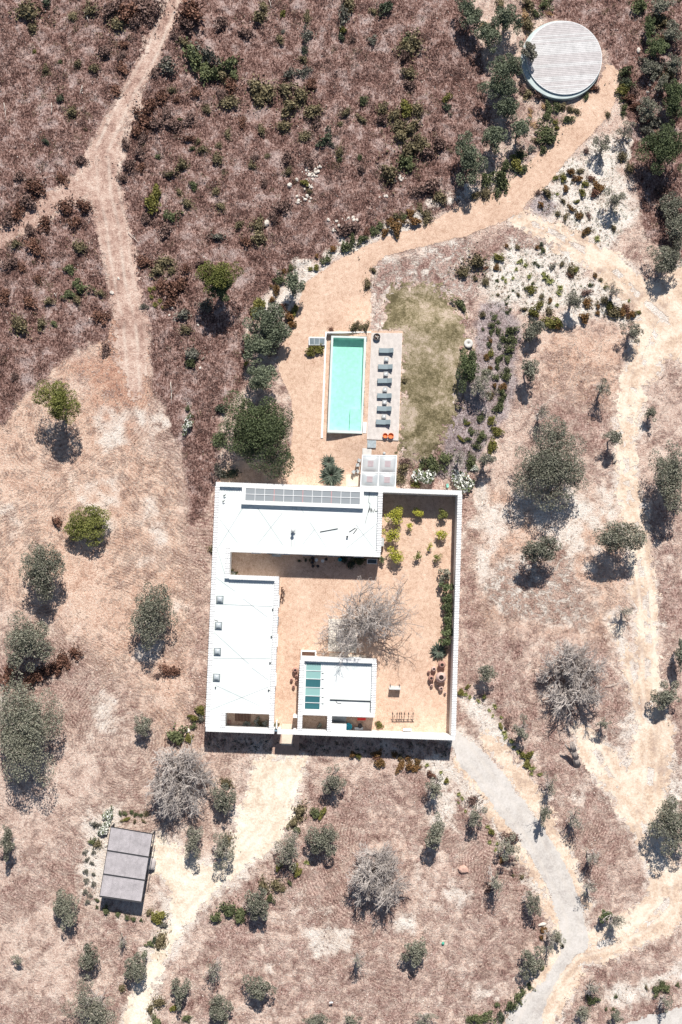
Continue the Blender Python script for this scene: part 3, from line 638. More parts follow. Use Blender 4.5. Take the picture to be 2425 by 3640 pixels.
# ---------------------------------------------------------------- shrubs, one object each
PROTO = {}
def shrub_proto(k, var):
    """unit shrubs: radius 1 m, height about 0.9 m"""
    if (k, var) in PROTO: return PROTO[(k, var)]
    rng = np.random.default_rng(hash((ord(k), var)) % 99999)
    if k in 's':
        vs = []; tt = []
        for i in range(46):
            a = rng.uniform(0, 6.283); el = rng.uniform(0.25, 1.2); L = rng.uniform(0.7, 1.15)
            d = np.array([math.cos(a) * math.cos(el), math.sin(a) * math.cos(el), math.sin(el)]); sd = np.array([-math.sin(a), math.cos(a), 0]) * 0.07
            b0 = np.array([0, 0, 0.02]); p1 = d * L * 0.55; p2 = d * L; p2[2] *= 0.72
            vs += [b0 - sd, b0 + sd, p1 + sd, p1 - sd, p1 - sd, p1 + sd, p2 + sd * 0.15, p2 - sd * 0.15]; tt += [rng.uniform(0.2, 0.95)] * 8
        me = fast_mesh('spiky_plant', np.array(vs), 4, M['sh_s'], np.array(tt))
    else:
        n = {'w': 380, 't': 240, 'f': 460}.get(k, 520)
        p, tint, lc, lr = crown_points(rng, 0.96, 0.96, 0.72, 11, n, (0.28, 0.48)); p[:, 2] = p[:, 2] * 0.8 + 0.32
        if k in 'obrwgd':
            e = rng.random(n) < (0.4 if k in 'obr' else 0.2); aa = rng.uniform(0, 6.283, n); rr = np.abs(rng.normal(0, 0.75, n)); p[e] = np.stack([np.cos(aa) * rr, np.sin(aa) * rr * 0.8, rng.uniform(0.05, 0.35, n)], 1)[e]
            p[:, 0] *= 1.0 + 0.35 * p[:, 1]
        p[:, 2] = np.maximum(p[:, 2], rng.uniform(0.02, 0.2, n))
        if k == 't': p[:, 2] *= 0.7
        v = leaf_cards(p, 0.26 if k != 't' else 0.34, rng, aspect=0.6 if k != 't' else 0.22)
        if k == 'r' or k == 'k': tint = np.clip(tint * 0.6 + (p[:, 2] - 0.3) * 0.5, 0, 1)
        mi = None; mats = [M['sh_' + k]]
        if k == 'f':
            mats = [M['sh_f'], M['flower']]; mi = ((rng.random(n) < 0.55) & (p[:, 2] > 0.35)).astype(int)
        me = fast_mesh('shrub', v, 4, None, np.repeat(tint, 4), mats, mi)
    PROTO[(k, var)] = me; return me
SIZEW = lambda r: 'tiny' if r < 0.32 else 'small' if r < 0.55 else 'mid-sized' if r < 0.9 else 'large'
HNAME = dict(s='spiky_plant', t='grass_tussock', f='flowering_bush')
SHRUBS = {}
def shrub(px, py, r_src, k, zone_word, noun, group, hs=1.0):
    r = r_src / PXM; x, y, z = at(px, py, r * 0.5)
    rng = random.Random(int(px * 7 + py * 13))
    base = HNAME.get(k) or noun.replace(' ', '_')
    o = bpy.data.objects.new(base, shrub_proto(k, rng.randrange(6))); COL.objects.link(o)
    o.location = (x, y, z); o.rotation_euler = (0, 0, rng.uniform(0, 6.28))
    s = r * 1.12; q = rng.uniform(0.72, 1.3); o.scale = (s * q, s / q, s * rng.uniform(0.8, 1.15) * hs)
    nn = dict(s='rosette plant with pointed leaves', t='grass tussock', f='bush covered in white flowers').get(k, noun)
    cw = SH[k][0] if k not in 's' else 'yellow-green'
    if k == 'f': cw = 'round'
    tag(o, SIZEW(r) + ' ' + cw + ' ' + nn, 'shrub' if k not in 'st' else ('grass' if k == 't' else 'plant'), group, auto=True)
    SHRUBS.setdefault(noun, []).append(o)
def shrubs(tile, s, noun, group, zone_word='', rs=1.0):
    for tok in s.split():
        a = tok.split(','); k = a[3] if len(a) > 3 else 'g'
        px, py = T(tile, float(a[0]), float(a[1])); shrub(px, py, float(a[2]) * TS * rs, k, zone_word, noun, group)
HG = 'wild shrubs scattered over the heath'
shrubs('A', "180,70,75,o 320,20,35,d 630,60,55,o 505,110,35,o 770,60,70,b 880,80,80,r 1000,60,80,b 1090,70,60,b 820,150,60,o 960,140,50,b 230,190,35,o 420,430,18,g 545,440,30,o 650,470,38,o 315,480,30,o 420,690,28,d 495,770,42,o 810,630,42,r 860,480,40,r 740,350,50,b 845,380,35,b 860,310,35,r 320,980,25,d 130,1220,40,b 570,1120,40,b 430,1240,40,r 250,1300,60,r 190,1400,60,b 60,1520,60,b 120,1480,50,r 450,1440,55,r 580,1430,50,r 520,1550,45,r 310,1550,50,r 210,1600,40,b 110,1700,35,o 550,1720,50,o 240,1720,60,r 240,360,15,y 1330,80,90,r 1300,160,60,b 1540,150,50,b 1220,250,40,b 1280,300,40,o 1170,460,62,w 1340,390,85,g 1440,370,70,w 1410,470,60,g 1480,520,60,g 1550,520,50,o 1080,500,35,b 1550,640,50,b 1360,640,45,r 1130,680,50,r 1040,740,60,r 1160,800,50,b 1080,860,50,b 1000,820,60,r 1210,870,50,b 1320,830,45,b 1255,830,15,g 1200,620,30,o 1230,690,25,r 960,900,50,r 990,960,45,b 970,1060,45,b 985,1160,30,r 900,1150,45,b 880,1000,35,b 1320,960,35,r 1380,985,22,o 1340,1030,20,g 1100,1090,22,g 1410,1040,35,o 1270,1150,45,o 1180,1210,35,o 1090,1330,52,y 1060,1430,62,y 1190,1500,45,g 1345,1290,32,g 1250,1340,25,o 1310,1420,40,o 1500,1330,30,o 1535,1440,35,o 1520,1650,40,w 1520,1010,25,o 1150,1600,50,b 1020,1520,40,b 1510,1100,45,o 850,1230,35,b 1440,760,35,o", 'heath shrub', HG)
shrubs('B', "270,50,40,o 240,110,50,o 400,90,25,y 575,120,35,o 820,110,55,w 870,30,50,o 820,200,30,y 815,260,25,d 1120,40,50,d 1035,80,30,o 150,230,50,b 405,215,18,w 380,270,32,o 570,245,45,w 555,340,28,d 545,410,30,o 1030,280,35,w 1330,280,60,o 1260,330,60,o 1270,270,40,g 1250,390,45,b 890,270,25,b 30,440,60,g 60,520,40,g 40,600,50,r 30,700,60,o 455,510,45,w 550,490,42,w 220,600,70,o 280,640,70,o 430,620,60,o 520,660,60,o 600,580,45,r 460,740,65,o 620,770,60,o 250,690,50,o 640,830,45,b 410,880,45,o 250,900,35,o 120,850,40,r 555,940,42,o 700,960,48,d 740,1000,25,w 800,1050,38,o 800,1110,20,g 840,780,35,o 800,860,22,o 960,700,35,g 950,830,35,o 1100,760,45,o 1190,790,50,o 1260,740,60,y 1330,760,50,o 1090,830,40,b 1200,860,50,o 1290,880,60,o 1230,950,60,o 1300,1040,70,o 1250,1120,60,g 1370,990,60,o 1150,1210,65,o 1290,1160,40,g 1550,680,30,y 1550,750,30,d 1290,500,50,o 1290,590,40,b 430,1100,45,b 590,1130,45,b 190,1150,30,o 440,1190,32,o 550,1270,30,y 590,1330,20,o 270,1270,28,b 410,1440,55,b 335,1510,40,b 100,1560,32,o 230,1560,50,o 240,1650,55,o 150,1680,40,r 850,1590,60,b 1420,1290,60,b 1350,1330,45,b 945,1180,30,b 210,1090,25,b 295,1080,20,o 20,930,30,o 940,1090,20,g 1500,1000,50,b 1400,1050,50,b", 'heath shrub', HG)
shrubs('E', "480,110,38,g 560,230,50,g 480,290,40,g 700,280,30,o 540,320,30,o 130,500,60,o 290,490,40,o 375,490,25,g 690,440,50,r 60,60,50,b 150,100,30,r 260,180,30,r 100,850,30,b 30,290,45,r 210,340,45,r 340,330,35,o 1140,60,50,o 1100,120,50,o 1200,110,35,o 1300,110,35,r 1120,230,50,r 1200,260,60,r 1260,210,50,r 1180,340,50,r 1280,420,50,w 1290,530,40,o 1345,700,55,w 1330,760,40,g 1000,60,50,r 1000,370,25,w 1310,1080,22,g 1330,1130,18,g 740,670,40,b 1310,1190,48,f 1540,1530,45,w 1430,360,50,w 1400,60,28,b 1540,1090,40,d 1530,1300,50,g", 'heath shrub', HG)
shrubs('J', "400,110,35,r 520,1020,40,r 440,1060,40,r 400,1110,50,r 330,1140,50,r 260,1180,50,r 200,1220,50,r 60,1180,60,r 470,1110,30,r 1150,1140,40,r 1220,1150,35,r 1100,1180,25,b", 'rusty shrub', 'rust-coloured low shrubs in the mown field')
shrubs('J', "1230,1590,62,g 1320,1620,32,y 1400,1410,35,y 1350,1480,30,y 1350,1530,25,g 1480,300,30,o 1400,1480,30,w", 'garden shrub', 'shrubs at the south-west corner of the house')
shrubs('C', "1280,30,60,g 1400,130,50,o 1370,330,40,g 1460,250,40,o 1320,430,40,w 1400,480,60,w 1200,680,35,r 1250,740,40,r 1440,150,50,o 1510,420,45,w 1380,840,50,w 1210,1170,35,o 1150,1090,35,o 900,1050,22,b 1050,800,22,o 1480,520,50,o 1340,480,40,w 1240,620,35,b 1530,1380,40,b 1500,1500,50,b 1440,1330,45,b 1460,1450,45,w 1330,900,50,w 1540,620,40,g", 'heath shrub', HG)
GG = 'planted shrubs along the gravel path'
shrubs('B', "1490,1370,50,o 1355,1450,28,o 1295,1475,32,k 1400,1490,35,o 1195,1500,28,o 1245,1510,25,g 1155,1540,28,k 1320,1550,45,k 1410,1530,35,o 1085,1570,30,g 1185,1590,55,k 1120,1610,30,k 1040,1610,35,g 985,1610,25,r 960,1670,35,g 890,1660,25,g 860,1710,50,g 755,1730,30,k", 'garden shrub', GG)
shrubs('F', "705,40,35,g 640,20,20,k 630,100,25,y 595,105,18,y 465,95,25,g 380,180,38,g 415,120,22,k 350,250,35,k 335,320,25,k 240,360,50,y 200,410,40,y 400,370,28,r 440,440,42,k 490,400,35,y 465,490,30,k 150,600,35,y 145,700,25,r 145,770,20,y 900,520,35,o 990,220,35,o 1035,120,22,o 980,510,30,o 740,530,18,r 940,520,25,o 1250,890,20,o 600,672,38,y 660,668,38,y 50,1535,45,d", 'garden shrub', GG)
shrubs('F', "1470,1470,55,g 1420,1460,45,g 1540,1430,50,g 1240,1490,40,o 1220,1570,40,o 1260,1450,30,b 1415,1560,85,f 1330,1610,30,y 1380,1480,30,g", 'garden shrub', 'shrubs outside the north-east wall')
shrubs('I', "40,1590,75,f 100,1430,42,g 92,1480,30,g 130,1500,28,f 1285,1660,1,g", 'garden shrub', 'shrubs outside the north-east wall')
shrubs('C', "650,740,40,g 700,740,35,g 740,740,30,o 790,760,25,o 835,770,25,o 690,850,22,y 700,890,20,y 770,830,35,g 640,800,40,g 610,900,50,g 650,960,60,g 560,980,30,o 600,1040,30,g 520,1030,30,w 450,1080,40,g 400,1130,55,y 350,1150,40,g 300,1230,60,g 450,1180,40,g 280,1340,35,g 330,1290,40,g 200,1250,50,g 200,1350,40,o 130,1360,30,o 900,670,25,g 950,610,28,r 975,620,22,b 500,30,50,o 560,90,30,g 620,25,40,g 300,30,40,o 500,180,50,o 570,660,40,b 500,650,40,o 460,620,35,b 1175,495,44,g 1180,560,34,d 1155,620,40,y 1200,590,38,g 1160,680,28,g 1165,740,26,g 1160,790,20,g 1340,150,30,g 1345,210,42,d", 'garden shrub', 'shrubs on the bank beside the round deck')
shrubs('C', "480,95,40,t 190,170,35,t 450,150,30,t 640,85,25,t 515,765,22,t 605,735,25,t 530,860,30,t 510,800,20,t", 'garden shrub', 'straw-coloured grass tussocks by the round deck')
SG = 'low plants in the white sand garden'
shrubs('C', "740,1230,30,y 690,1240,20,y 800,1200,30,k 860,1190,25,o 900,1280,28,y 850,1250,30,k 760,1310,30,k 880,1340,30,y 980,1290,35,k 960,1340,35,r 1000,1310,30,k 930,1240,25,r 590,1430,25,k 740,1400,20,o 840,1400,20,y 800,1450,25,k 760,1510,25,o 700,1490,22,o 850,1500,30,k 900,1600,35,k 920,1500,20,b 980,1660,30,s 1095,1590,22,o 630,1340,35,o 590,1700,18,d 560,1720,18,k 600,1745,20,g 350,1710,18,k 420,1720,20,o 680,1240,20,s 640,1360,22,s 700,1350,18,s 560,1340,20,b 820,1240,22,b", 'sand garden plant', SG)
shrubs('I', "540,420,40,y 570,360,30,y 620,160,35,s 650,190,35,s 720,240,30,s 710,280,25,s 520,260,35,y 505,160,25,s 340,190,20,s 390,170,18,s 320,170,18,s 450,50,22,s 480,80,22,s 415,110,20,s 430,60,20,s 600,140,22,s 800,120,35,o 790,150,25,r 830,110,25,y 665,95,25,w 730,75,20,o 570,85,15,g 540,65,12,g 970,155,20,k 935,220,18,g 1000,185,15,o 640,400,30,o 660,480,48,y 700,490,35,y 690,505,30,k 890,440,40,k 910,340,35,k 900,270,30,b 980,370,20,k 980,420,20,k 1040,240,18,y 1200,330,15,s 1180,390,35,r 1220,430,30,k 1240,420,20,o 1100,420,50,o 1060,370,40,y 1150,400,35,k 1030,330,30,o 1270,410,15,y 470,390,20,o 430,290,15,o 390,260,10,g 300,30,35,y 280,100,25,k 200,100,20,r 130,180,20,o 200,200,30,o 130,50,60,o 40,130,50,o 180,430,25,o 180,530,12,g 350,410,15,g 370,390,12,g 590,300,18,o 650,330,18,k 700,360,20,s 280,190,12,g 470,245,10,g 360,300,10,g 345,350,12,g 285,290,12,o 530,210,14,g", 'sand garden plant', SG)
shrubs('I', "260,440,20,g 250,500,22,g 245,545,20,g 230,610,18,k 225,640,20,g 240,700,25,y 210,720,22,k 200,830,24,g 240,800,16,k 290,480,15,g 290,540,22,g 325,590,26,g 300,645,22,w 295,740,28,g 280,800,16,g 275,860,24,g 265,920,18,k 240,980,20,o 230,1010,16,o 170,1140,30,g 105,1240,24,g 75,1300,20,g 70,1190,18,y 370,540,35,g 380,600,32,g 365,660,36,g 355,730,25,g 345,810,22,g 345,860,30,g 330,920,28,k 315,975,26,g 310,1020,22,g 290,1070,35,g 240,1170,30,y 280,1250,35,y 255,1340,38,y 180,1270,30,g 155,1300,22,g 140,1340,28,g 20,1290,20,y 60,1170,18,g 20,360,38,g", 'row shrub', 'green shrubs planted in rows right of the lawn', rs=1.12)
RG = 'plants edging the tarmac drive'
shrubs('L', "20,1300,25,y 60,1310,22,s 90,1330,20,s 75,1260,18,y 150,1355,20,s 190,1330,22,s 265,1395,22,s 225,1420,18,s 250,1460,16,s 310,1470,15,s 300,1530,22,y 330,1580,25,s 340,1610,22,s 385,1640,25,s 395,1680,20,s 430,1710,25,s 460,1730,25,y 500,1740,32,y 350,1510,30,b", 'border plant', RG)
shrubs('P', "490,20,30,y 520,60,30,s 520,100,20,s 580,105,22,s 15,240,20,s 35,270,20,s 60,360,15,s 10,300,12,s 215,470,20,s 240,510,26,y 230,575,20,s 285,585,20,s 270,630,18,s 310,700,20,k 395,810,12,o 450,820,18,o 595,1190,25,k 590,1240,20,k 735,1300,12,o 510,1585,22,g 460,1620,25,g 430,1670,35,g 370,1720,40,g 280,1710,20,g 210,1800,40,g 140,1815,40,g 90,1820,30,g 310,1790,35,d 590,1450,22,g 110,290,40,b 370,540,45,b 230,900,30,b", 'border plant', RG)
shrubs('P', "1110,1650,15,g 1430,1560,25,g 1400,1610,35,g 1460,1600,30,g 1540,1570,15,g 930,1680,30,g 970,1680,25,g 880,1760,30,g 1040,1740,12,g 1090,1740,12,g 1320,1590,14,o", 'border plant', 'shrubs beside the road in the bottom right corner')
shrubs('N', "1090,15,38,k 1220,40,38,k 1290,45,34,k 1340,60,25,k 1410,40,20,s 1505,90,18,s 1440,110,30,r 1345,10,25,k 1540,150,22,y", 'border plant', 'rust-tipped shrubs below the south wall')
shrubs('K', "890,1725,28,k 925,1738,24,y 1060,1720,30,k 1060,1750,28,r 1180,1730,22,k 1225,1745,20,o 1280,1750,22,k", 'border plant', 'rust-tipped shrubs below the south wall')
CG = 'small plants round the carport'
shrubs('M', "760,385,45,f 715,490,48,f 680,590,30,o 640,570,24,g 840,375,15,g 870,375,18,g 915,370,16,g 945,385,16,g 980,385,15,g 1020,380,20,o 880,420,20,y 850,430,14,o 940,430,14,o 1000,430,14,o 600,700,18,w 640,720,16,w 600,780,20,w 650,800,16,w 600,850,20,w 650,870,18,w 595,920,20,w 630,950,16,w 610,990,18,w 650,650,16,w 590,650,18,w 660,450,28,w 740,1050,30,g 820,1080,20,g 885,1100,20,g 930,1110,20,g 985,1120,12,g 675,980,15,g 675,1030,12,g 1115,1090,50,y 1040,1070,25,o 1080,1250,22,d 1045,1290,25,g 1130,1250,45,o 1110,1290,35,o 1000,1360,20,g 1210,1740,28,y 1100,1700,40,o 1050,1740,30,o 1300,1810,30,g 1080,1830,35,g 850,1590,25,o 1140,1150,30,w 1330,500,30,w", 'low shrub', CG)
shrubs('N', "530,360,50,o 640,380,40,g 680,380,35,y 480,440,40,o 500,490,25,g 380,750,30,y 510,790,28,y 490,760,30,y 570,720,25,s 450,860,18,g 320,970,30,g 350,870,40,o 270,880,40,o 400,900,25,o 90,1080,50,g 30,1060,50,g 110,1110,30,g 20,560,40,o 10,170,40,o -60,1100,40,g", 'low shrub', 'bushes along the right edge of the cream driveway')

# ---- succulents and rosettes near the house
def agave(px, py, r, n, label, name='agave', group=None, mat='sh_w', lean=1.0):
    x, y, z = at(px, py, 0.3); rng = np.random.default_rng(int(px)); t = thing(name, (x, y, z), label, 'plant', group)
    leaves = MB()
    for i in range(n):
        a = i * 2.399963; el = 0.12 + 1.05 * (1 - i / n) * 0 + 1.1 * (i / n); L = r * (0.75 + 0.35 * rng.random()) * (1 - 0.35 * i / n)
        w_ = 0.075 * r + 0.015; d = Vector((math.cos(a), math.sin(a), 0)); sd = Vector((-math.sin(a), math.cos(a), 0)); pr = None; v = []; f = []
        for k in range(5):
            s = k / 4; ang = el - 0.35 * s * s; p = d * (0.06 * r + L * s * math.cos(ang)) + Vector((0, 0, 0.08 + L * s * math.sin(ang)))
            ww = w_ * (0.75 + 0.6 * s) * (1 - s) ** 0.5 + 0.002; v += [p - sd * ww + Vector((0, 0, ww * 0.5)), p - Vector((0, 0, ww * 0.15)), p + sd * ww + Vector((0, 0, ww * 0.5))]
        for k in range(4):
            for j in range(2): f.append((k * 3 + j, k * 3 + j + 1, k * 3 + 4 + j, k * 3 + 3 + j))
        leaves.add([q + Vector((x, y, z)) for q in v], f)
    o = obj('leaves', leaves, M[mat], t); a_ = o.data.attributes.new('tint', 'FLOAT', 'POINT')
    a_.data.foreach_set('value', np.repeat(rng.uniform(0.1, 0.8, n), 15).astype(np.float32))
    st_ = MB(); st_.lathe((x, y, z - 0.05), [(0.12 * r, 0), (0.1 * r, 0.2), (0.02, 0.3)], 8); obj('stem', st_, M['bark'], t); return t
M['leaf_agave'] = leafmat('leaf_agave', (0.03, 0.045, 0.032), (0.19, 0.22, 0.17))
agave(*T('F', 742, 1545), 2.1, 70, 'large spiky agave on the gravel against the north wall of the house', mat='leaf_agave')
agave(*T('F', 722, 1455), 1.3, 44, 'smaller spiky agave just above the large one on the gravel', mat='leaf_agave')
agave(*T('K', 1490, 1010), 1.5, 48, 'long-leaved agave in the courtyard just above the clay jars', mat='leaf_agave')
for i, (a, b, r) in enumerate([(1045, 250, 28), (1075, 240, 20), (1055, 300, 22), (1080, 355, 28), (1115, 330, 25), (1135, 375, 18)]):
    agave(*T('E', a, b), r * TS / PXM, 22, ['leftmost', 'topmost', 'third from the top', 'largest and lowest left', 'second from the right', 'lowest right'][i] + ' yellow-green yucca in the clump beside the dirt track', 'yucca', 'yucca clump beside the dirt track', 'sh_y')
# ---------------------------------------------------------------- uncountable ground cover
M['tuft_heath'] = leafmat('dry_heath_tufts', (0.07, 0.04, 0.035), (0.36, 0.23, 0.20), (0.56, 0.43, 0.37))
M['tuft_dry'] = leafmat('dry_grass_tufts', (0.12, 0.07, 0.055), (0.52, 0.37, 0.29), (0.78, 0.64, 0.52))
def zsample(a, x, y):
    i = np.clip(np.searchsorted(gx, x), 0, len(gx) - 1); j = np.clip(np.searchsorted(gy, y), 0, len(gy) - 1); return a[j, i]
def tuft_field(name, n, weight, rad, hgt, blades, mat, seed, width=0.05):
    rng = np.random.default_rng(seed); x = rng.uniform(-51, 51, n); y = rng.uniform(-75, 79, n)
    k = rng.random(n) < weight(x, y); x = x[k]; y = y[k]; m = len(x); r = rng.uniform(rad[0], rad[1], m); h = rng.uniform(hgt[0], hgt[1], m)
    z = terrain(x, y); tb = rng.uniform(0.0, 0.45, m)
    X_ = np.repeat(x, blades); Y_ = np.repeat(y, blades); Z_ = np.repeat(z, blades); R_ = np.repeat(r, blades); H_ = np.repeat(h, blades)
    N_ = m * blades; a = rng.uniform(0, 6.283, N_); q = np.sqrt(rng.random(N_))
    c = np.stack([X_ + np.cos(a) * R_ * q, Y_ + np.sin(a) * R_ * q, Z_ + H_ * (1 - q * 0.7) * rng.uniform(0.3, 1.0, N_)], 1)
    v = leaf_cards(c, 0.20 if width > 0.04 else 0.15, rng, 0.1, 0.34)
    t = np.clip(np.repeat(tb, blades) + rng.uniform(0.05, 0.55, N_), 0, 1)
    o = link(name, fast_mesh(name, v, 4, mat, np.repeat(t, 4))); o['kind'] = 'stuff'; return o
clump = lambda x, y, s: np.clip(0.5 + 0.9 * fbm(x, y, 2.4, s, 3) + 0.5 * fbm(x, y, 9, s + 5, 2), 0, 1)
tuft_field('heath_scrub', 110000, lambda x, y: zsample(z_heath, x, y) * (zsample(covered, x, y) < 0.1) * clump(x, y, 91) ** 1.3, (0.12, 0.5), (0.08, 0.42), 10, M['tuft_heath'], 5)
tuft_field('olive_scrub', 9000, lambda x, y: zsample(z_heath, x, y) * (zsample(covered, x, y) < 0) * np.clip(1.6 * fbm(x, y, 12, 301, 3) + 0.2, 0, 1) * clump(x, y, 302), (0.3, 0.8), (0.2, 0.6), 30, M['sh_o'], 15)
tuft_field('rusty_scrub', 9000, lambda x, y: zsample(z_heath, x, y) * (zsample(covered, x, y) < 0) * np.clip(1.6 * fbm(x, y, 10, 311, 3) + 0.25, 0, 1) * clump(x, y, 312), (0.3, 0.8), (0.2, 0.6), 30, M['sh_b'], 16)
tuft_field('dry_grass', 60000, lambda x, y: (1 - zsample(z_heath, x, y)) * (zsample(covered, x, y) < 0.0) * clump(x, y, 121) ** 2 * 0.8, (0.06, 0.22), (0.03, 0.12), 7, M['tuft_dry'], 6, 0.03)
tuft_field('sand_seedlings', 42000, lambda x, y: zsample(z_white, x, y) * (zsample(covered, x, y) < 0) * (parts_sd(x, y, WHITE[:2]) > -0.5) * clump(x, y, 201), (0.1, 0.3), (0.1, 0.35), 12, M['sh_g'], 21, 0.03)
tuft_field('sand_stalks', 26000, lambda x, y: zsample(z_white, x, y) * (zsample(covered, x, y) < 0) * (parts_sd(x, y, WHITE[:2]) > -0.5) * clump(x, y, 211), (0.1, 0.25), (0.1, 0.3), 12, M['sh_k'], 22, 0.03)
tuft_field('stubble', 16000, lambda x, y: np.clip(zsample(z_white, x, y) + 0.8 * zsample(z_scrub, x, y), 0, 1) * (zsample(covered, x, y) < 0.0) * clump(x, y, 131), (0.05, 0.2), (0.04, 0.2), 7, M['tuft_heath'], 8, 0.03)
tuft_field('rough_tufts', 14000, lambda x, y: (0.5 * zsample(z_rough, x, y) + 0.35 * zsample(z_white, x, y)) * (zsample(covered, x, y) < 0.0) * clump(x, y, 171), (0.08, 0.3), (0.06, 0.3), 9, M['sh_w'], 18, 0.03)
tuft_field('mulch_plants', 16000, lambda x, y: zsample(z_mulch, x, y) * clump(x, y, 181), (0.1, 0.28), (0.1, 0.3), 10, M['sh_w'], 19, 0.03)
_s = parts_sd
tuft_field('rough_grass', 26000, lambda x, y: smooth(-3.5, 0.5, zsample(s_lawn, x, y)) * (zsample(s_grav, x, y) < 0) * (zsample(s_lawn, x, y) < 1.2) * clump(x, y, 141), (0.06, 0.22), (0.03, 0.15), 7, leafmat('faded_grass', (0.07, 0.055, 0.03), (0.34, 0.29, 0.18), (0.62, 0.52, 0.40)), 9, 0.03)
BANK = ["1130,330;1180,300;1240,230;1330,235;1280,310;1200,400;1130,450;1060,460;1050,420;1120,400", "1170,10;1280,10;1215,60;1190,90"]
tuft_field('bank_grass', 26000, lambda x, y: smooth(-0.5, 0.8, parts_sd(x, y, BANK)) * (zsample(s_grav, x, y) < 0) * clump(x, y, 151), (0.1, 0.35), (0.08, 0.4), 9, leafmat('bank_grass', (0.04, 0.045, 0.02), (0.20, 0.20, 0.09), (0.5, 0.42, 0.28)), 10)
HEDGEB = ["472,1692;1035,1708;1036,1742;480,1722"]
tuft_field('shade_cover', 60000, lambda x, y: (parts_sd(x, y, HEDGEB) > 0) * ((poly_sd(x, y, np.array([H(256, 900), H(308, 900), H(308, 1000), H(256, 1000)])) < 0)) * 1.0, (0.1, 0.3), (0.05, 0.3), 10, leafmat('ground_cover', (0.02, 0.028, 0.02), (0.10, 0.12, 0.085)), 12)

# small loose stones too many to count
def pebbles(name, n, weight, rad, mat, seed):
    rng = np.random.default_rng(seed); x = rng.uniform(-51, 51, n); y = rng.uniform(-75, 79, n); k = rng.random(n) < weight(x, y); x = x[k]; y = y[k]; m = len(x)
    r = rng.uniform(rad[0], rad[1], m) ** 1.0; z = terrain(x, y) + 0.03; a = rng.uniform(0, 6.283, m); c = np.stack([x, y, z], 1)
    ax = np.stack([np.cos(a), np.sin(a), 0 * a], 1) * r[:, None] * 1.3; ay = np.stack([-np.sin(a), np.cos(a), 0 * a], 1) * r[:, None] * rng.uniform(0.5, 1, m)[:, None]; az = np.array([[0, 0, 1.0]]) * r[:, None] * 0.7
    tri = []
    for (p, q) in ((ax, ay), (ay, -ax), (-ax, -ay), (-ay, ax)): tri.append(np.stack([c + p, c + q, c + az], 1))
    o = link(name, fast_mesh(name, np.concatenate(tri, 0).reshape(-1, 3), 3, mat)); o['kind'] = 'stuff'; return o
pebbles('pebbles', 26000, lambda x, y: (zsample(covered, x, y) < 0.4) * clump(x, y, 191) ** 2 * (zsample(s_house, x, y) < 0) * (zsample(s_lawn, x, y) < 0), (0.03, 0.10), simple('pebble_stone', (0.72, 0.63, 0.56), 0.9, 0.25, 4.0), 33)

# ---------------------------------------------------------------- rocks
M['stone'] = simple('pale_stone', (0.66, 0.60, 0.53), 0.9, 0.2, 3.0, bmp=0.02)
M['pinkstone'] = simple('pink_granite', (0.62, 0.40, 0.32), 0.85, 0.2, 2.5, bmp=0.03)
def rock_mesh(seed, nu=9, nv=6):
    rng = np.random.default_rng(seed); v = []; f = []; off = rng.normal(size=(6, 3))
    for j in range(nv + 1):
        for i in range(nu):
            th = math.pi * j / nv; a = 2 * math.pi * i / nu; d = np.array([math.sin(th) * math.cos(a), math.sin(th) * math.sin(a), math.cos(th)])
            s = min(1.0, min(0.72 / max(0.05, abs(np.dot(d, unit(off)[k]))) for k in range(6))) * (1 + 0.06 * rng.normal()); p = d * s; v.append((p[0], p[1], p[2] * 0.75))
    for j in range(nv):
        for i in range(nu): f.append((j * nu + i, (j + 1) * nu + i, (j + 1) * nu + (i + 1) % nu, j * nu + (i + 1) % nu))
    return v, f
ROCKS = [raw_mesh('rock', *rock_mesh(s), [M['stone']]) for s in range(5)]
def rock(px, py, r, label=None, mat=None, group='pale stones lying on the heath', asp=1.0, name='rock', auto=True):
    x, y, z = at(px, py, 0.1); i = int(px * 3 + py) % 5; me = ROCKS[i]
    if mat: me = me.copy(); me.materials[0] = mat
    o = link(name, me, None, (x, y, z + r * 0.25)); rr = random.Random(int(px + 31 * py)); o.rotation_euler = (0, 0, rr.uniform(0, 6.3)) if asp == 1.0 else (0, 0, 0.1)
    o.scale = (r * rr.uniform(0.8, 1.3) * asp, r, r * 0.8); tag(o, label or ('pale angular stone'), 'rock', group, auto=auto); return o
rk = random.Random(4)
for (cx, cy, sx, sy, n) in [(600, 1215, 55, 45, 26), (655, 1160, 25, 22, 8), (590, 1290, 25, 30, 7), (530, 1390, 50, 30, 16), (1210, 1240, 40, 18, 9), (1095, 1365, 30, 10, 4), (890, 1520, 50, 25, 9), (770, 1580, 45, 25, 8)]:
    for i in range(n): rock(*T('B', cx + rk.gauss(0, sx * 0.55), cy + rk.gauss(0, sy * 0.55)), rk.uniform(0.09, 0.30))
for tx, ty, r in [(450, 1290, 0.42), (500, 1250, 0.32), (290, 1555, 0.5), (720, 1530, 0.3)]: rock(*T('B', tx, ty), r, 'large pale boulder')
for tx, ty in [(1345, 590), (1380, 620), (1400, 660), (1370, 560), (1410, 590), (1330, 640)]: rock(*T('C', tx, ty), rk.uniform(0.12, 0.3))
for tx, ty in [(1420, 25), (1180, 430), (1200, 380), (1310, 130), (625, 455), (780, 275), (825, 175), (1395, 800), (1380, 500)]: rock(*T('E', tx, ty), rk.uniform(0.15, 0.35))
rock(1625 + 45 * TS, 2700 + 768 * TS, 0.62, 'smooth pinkish boulder lying alone in the lower field, left of the tarmac drive', M['pinkstone'], None, 1.55, 'boulder', False)
rock(*T('C', 1265, 350), 0.5, 'white standing stone on the bare ground right of the round deck', None, None, 0.7, 'boulder', False)
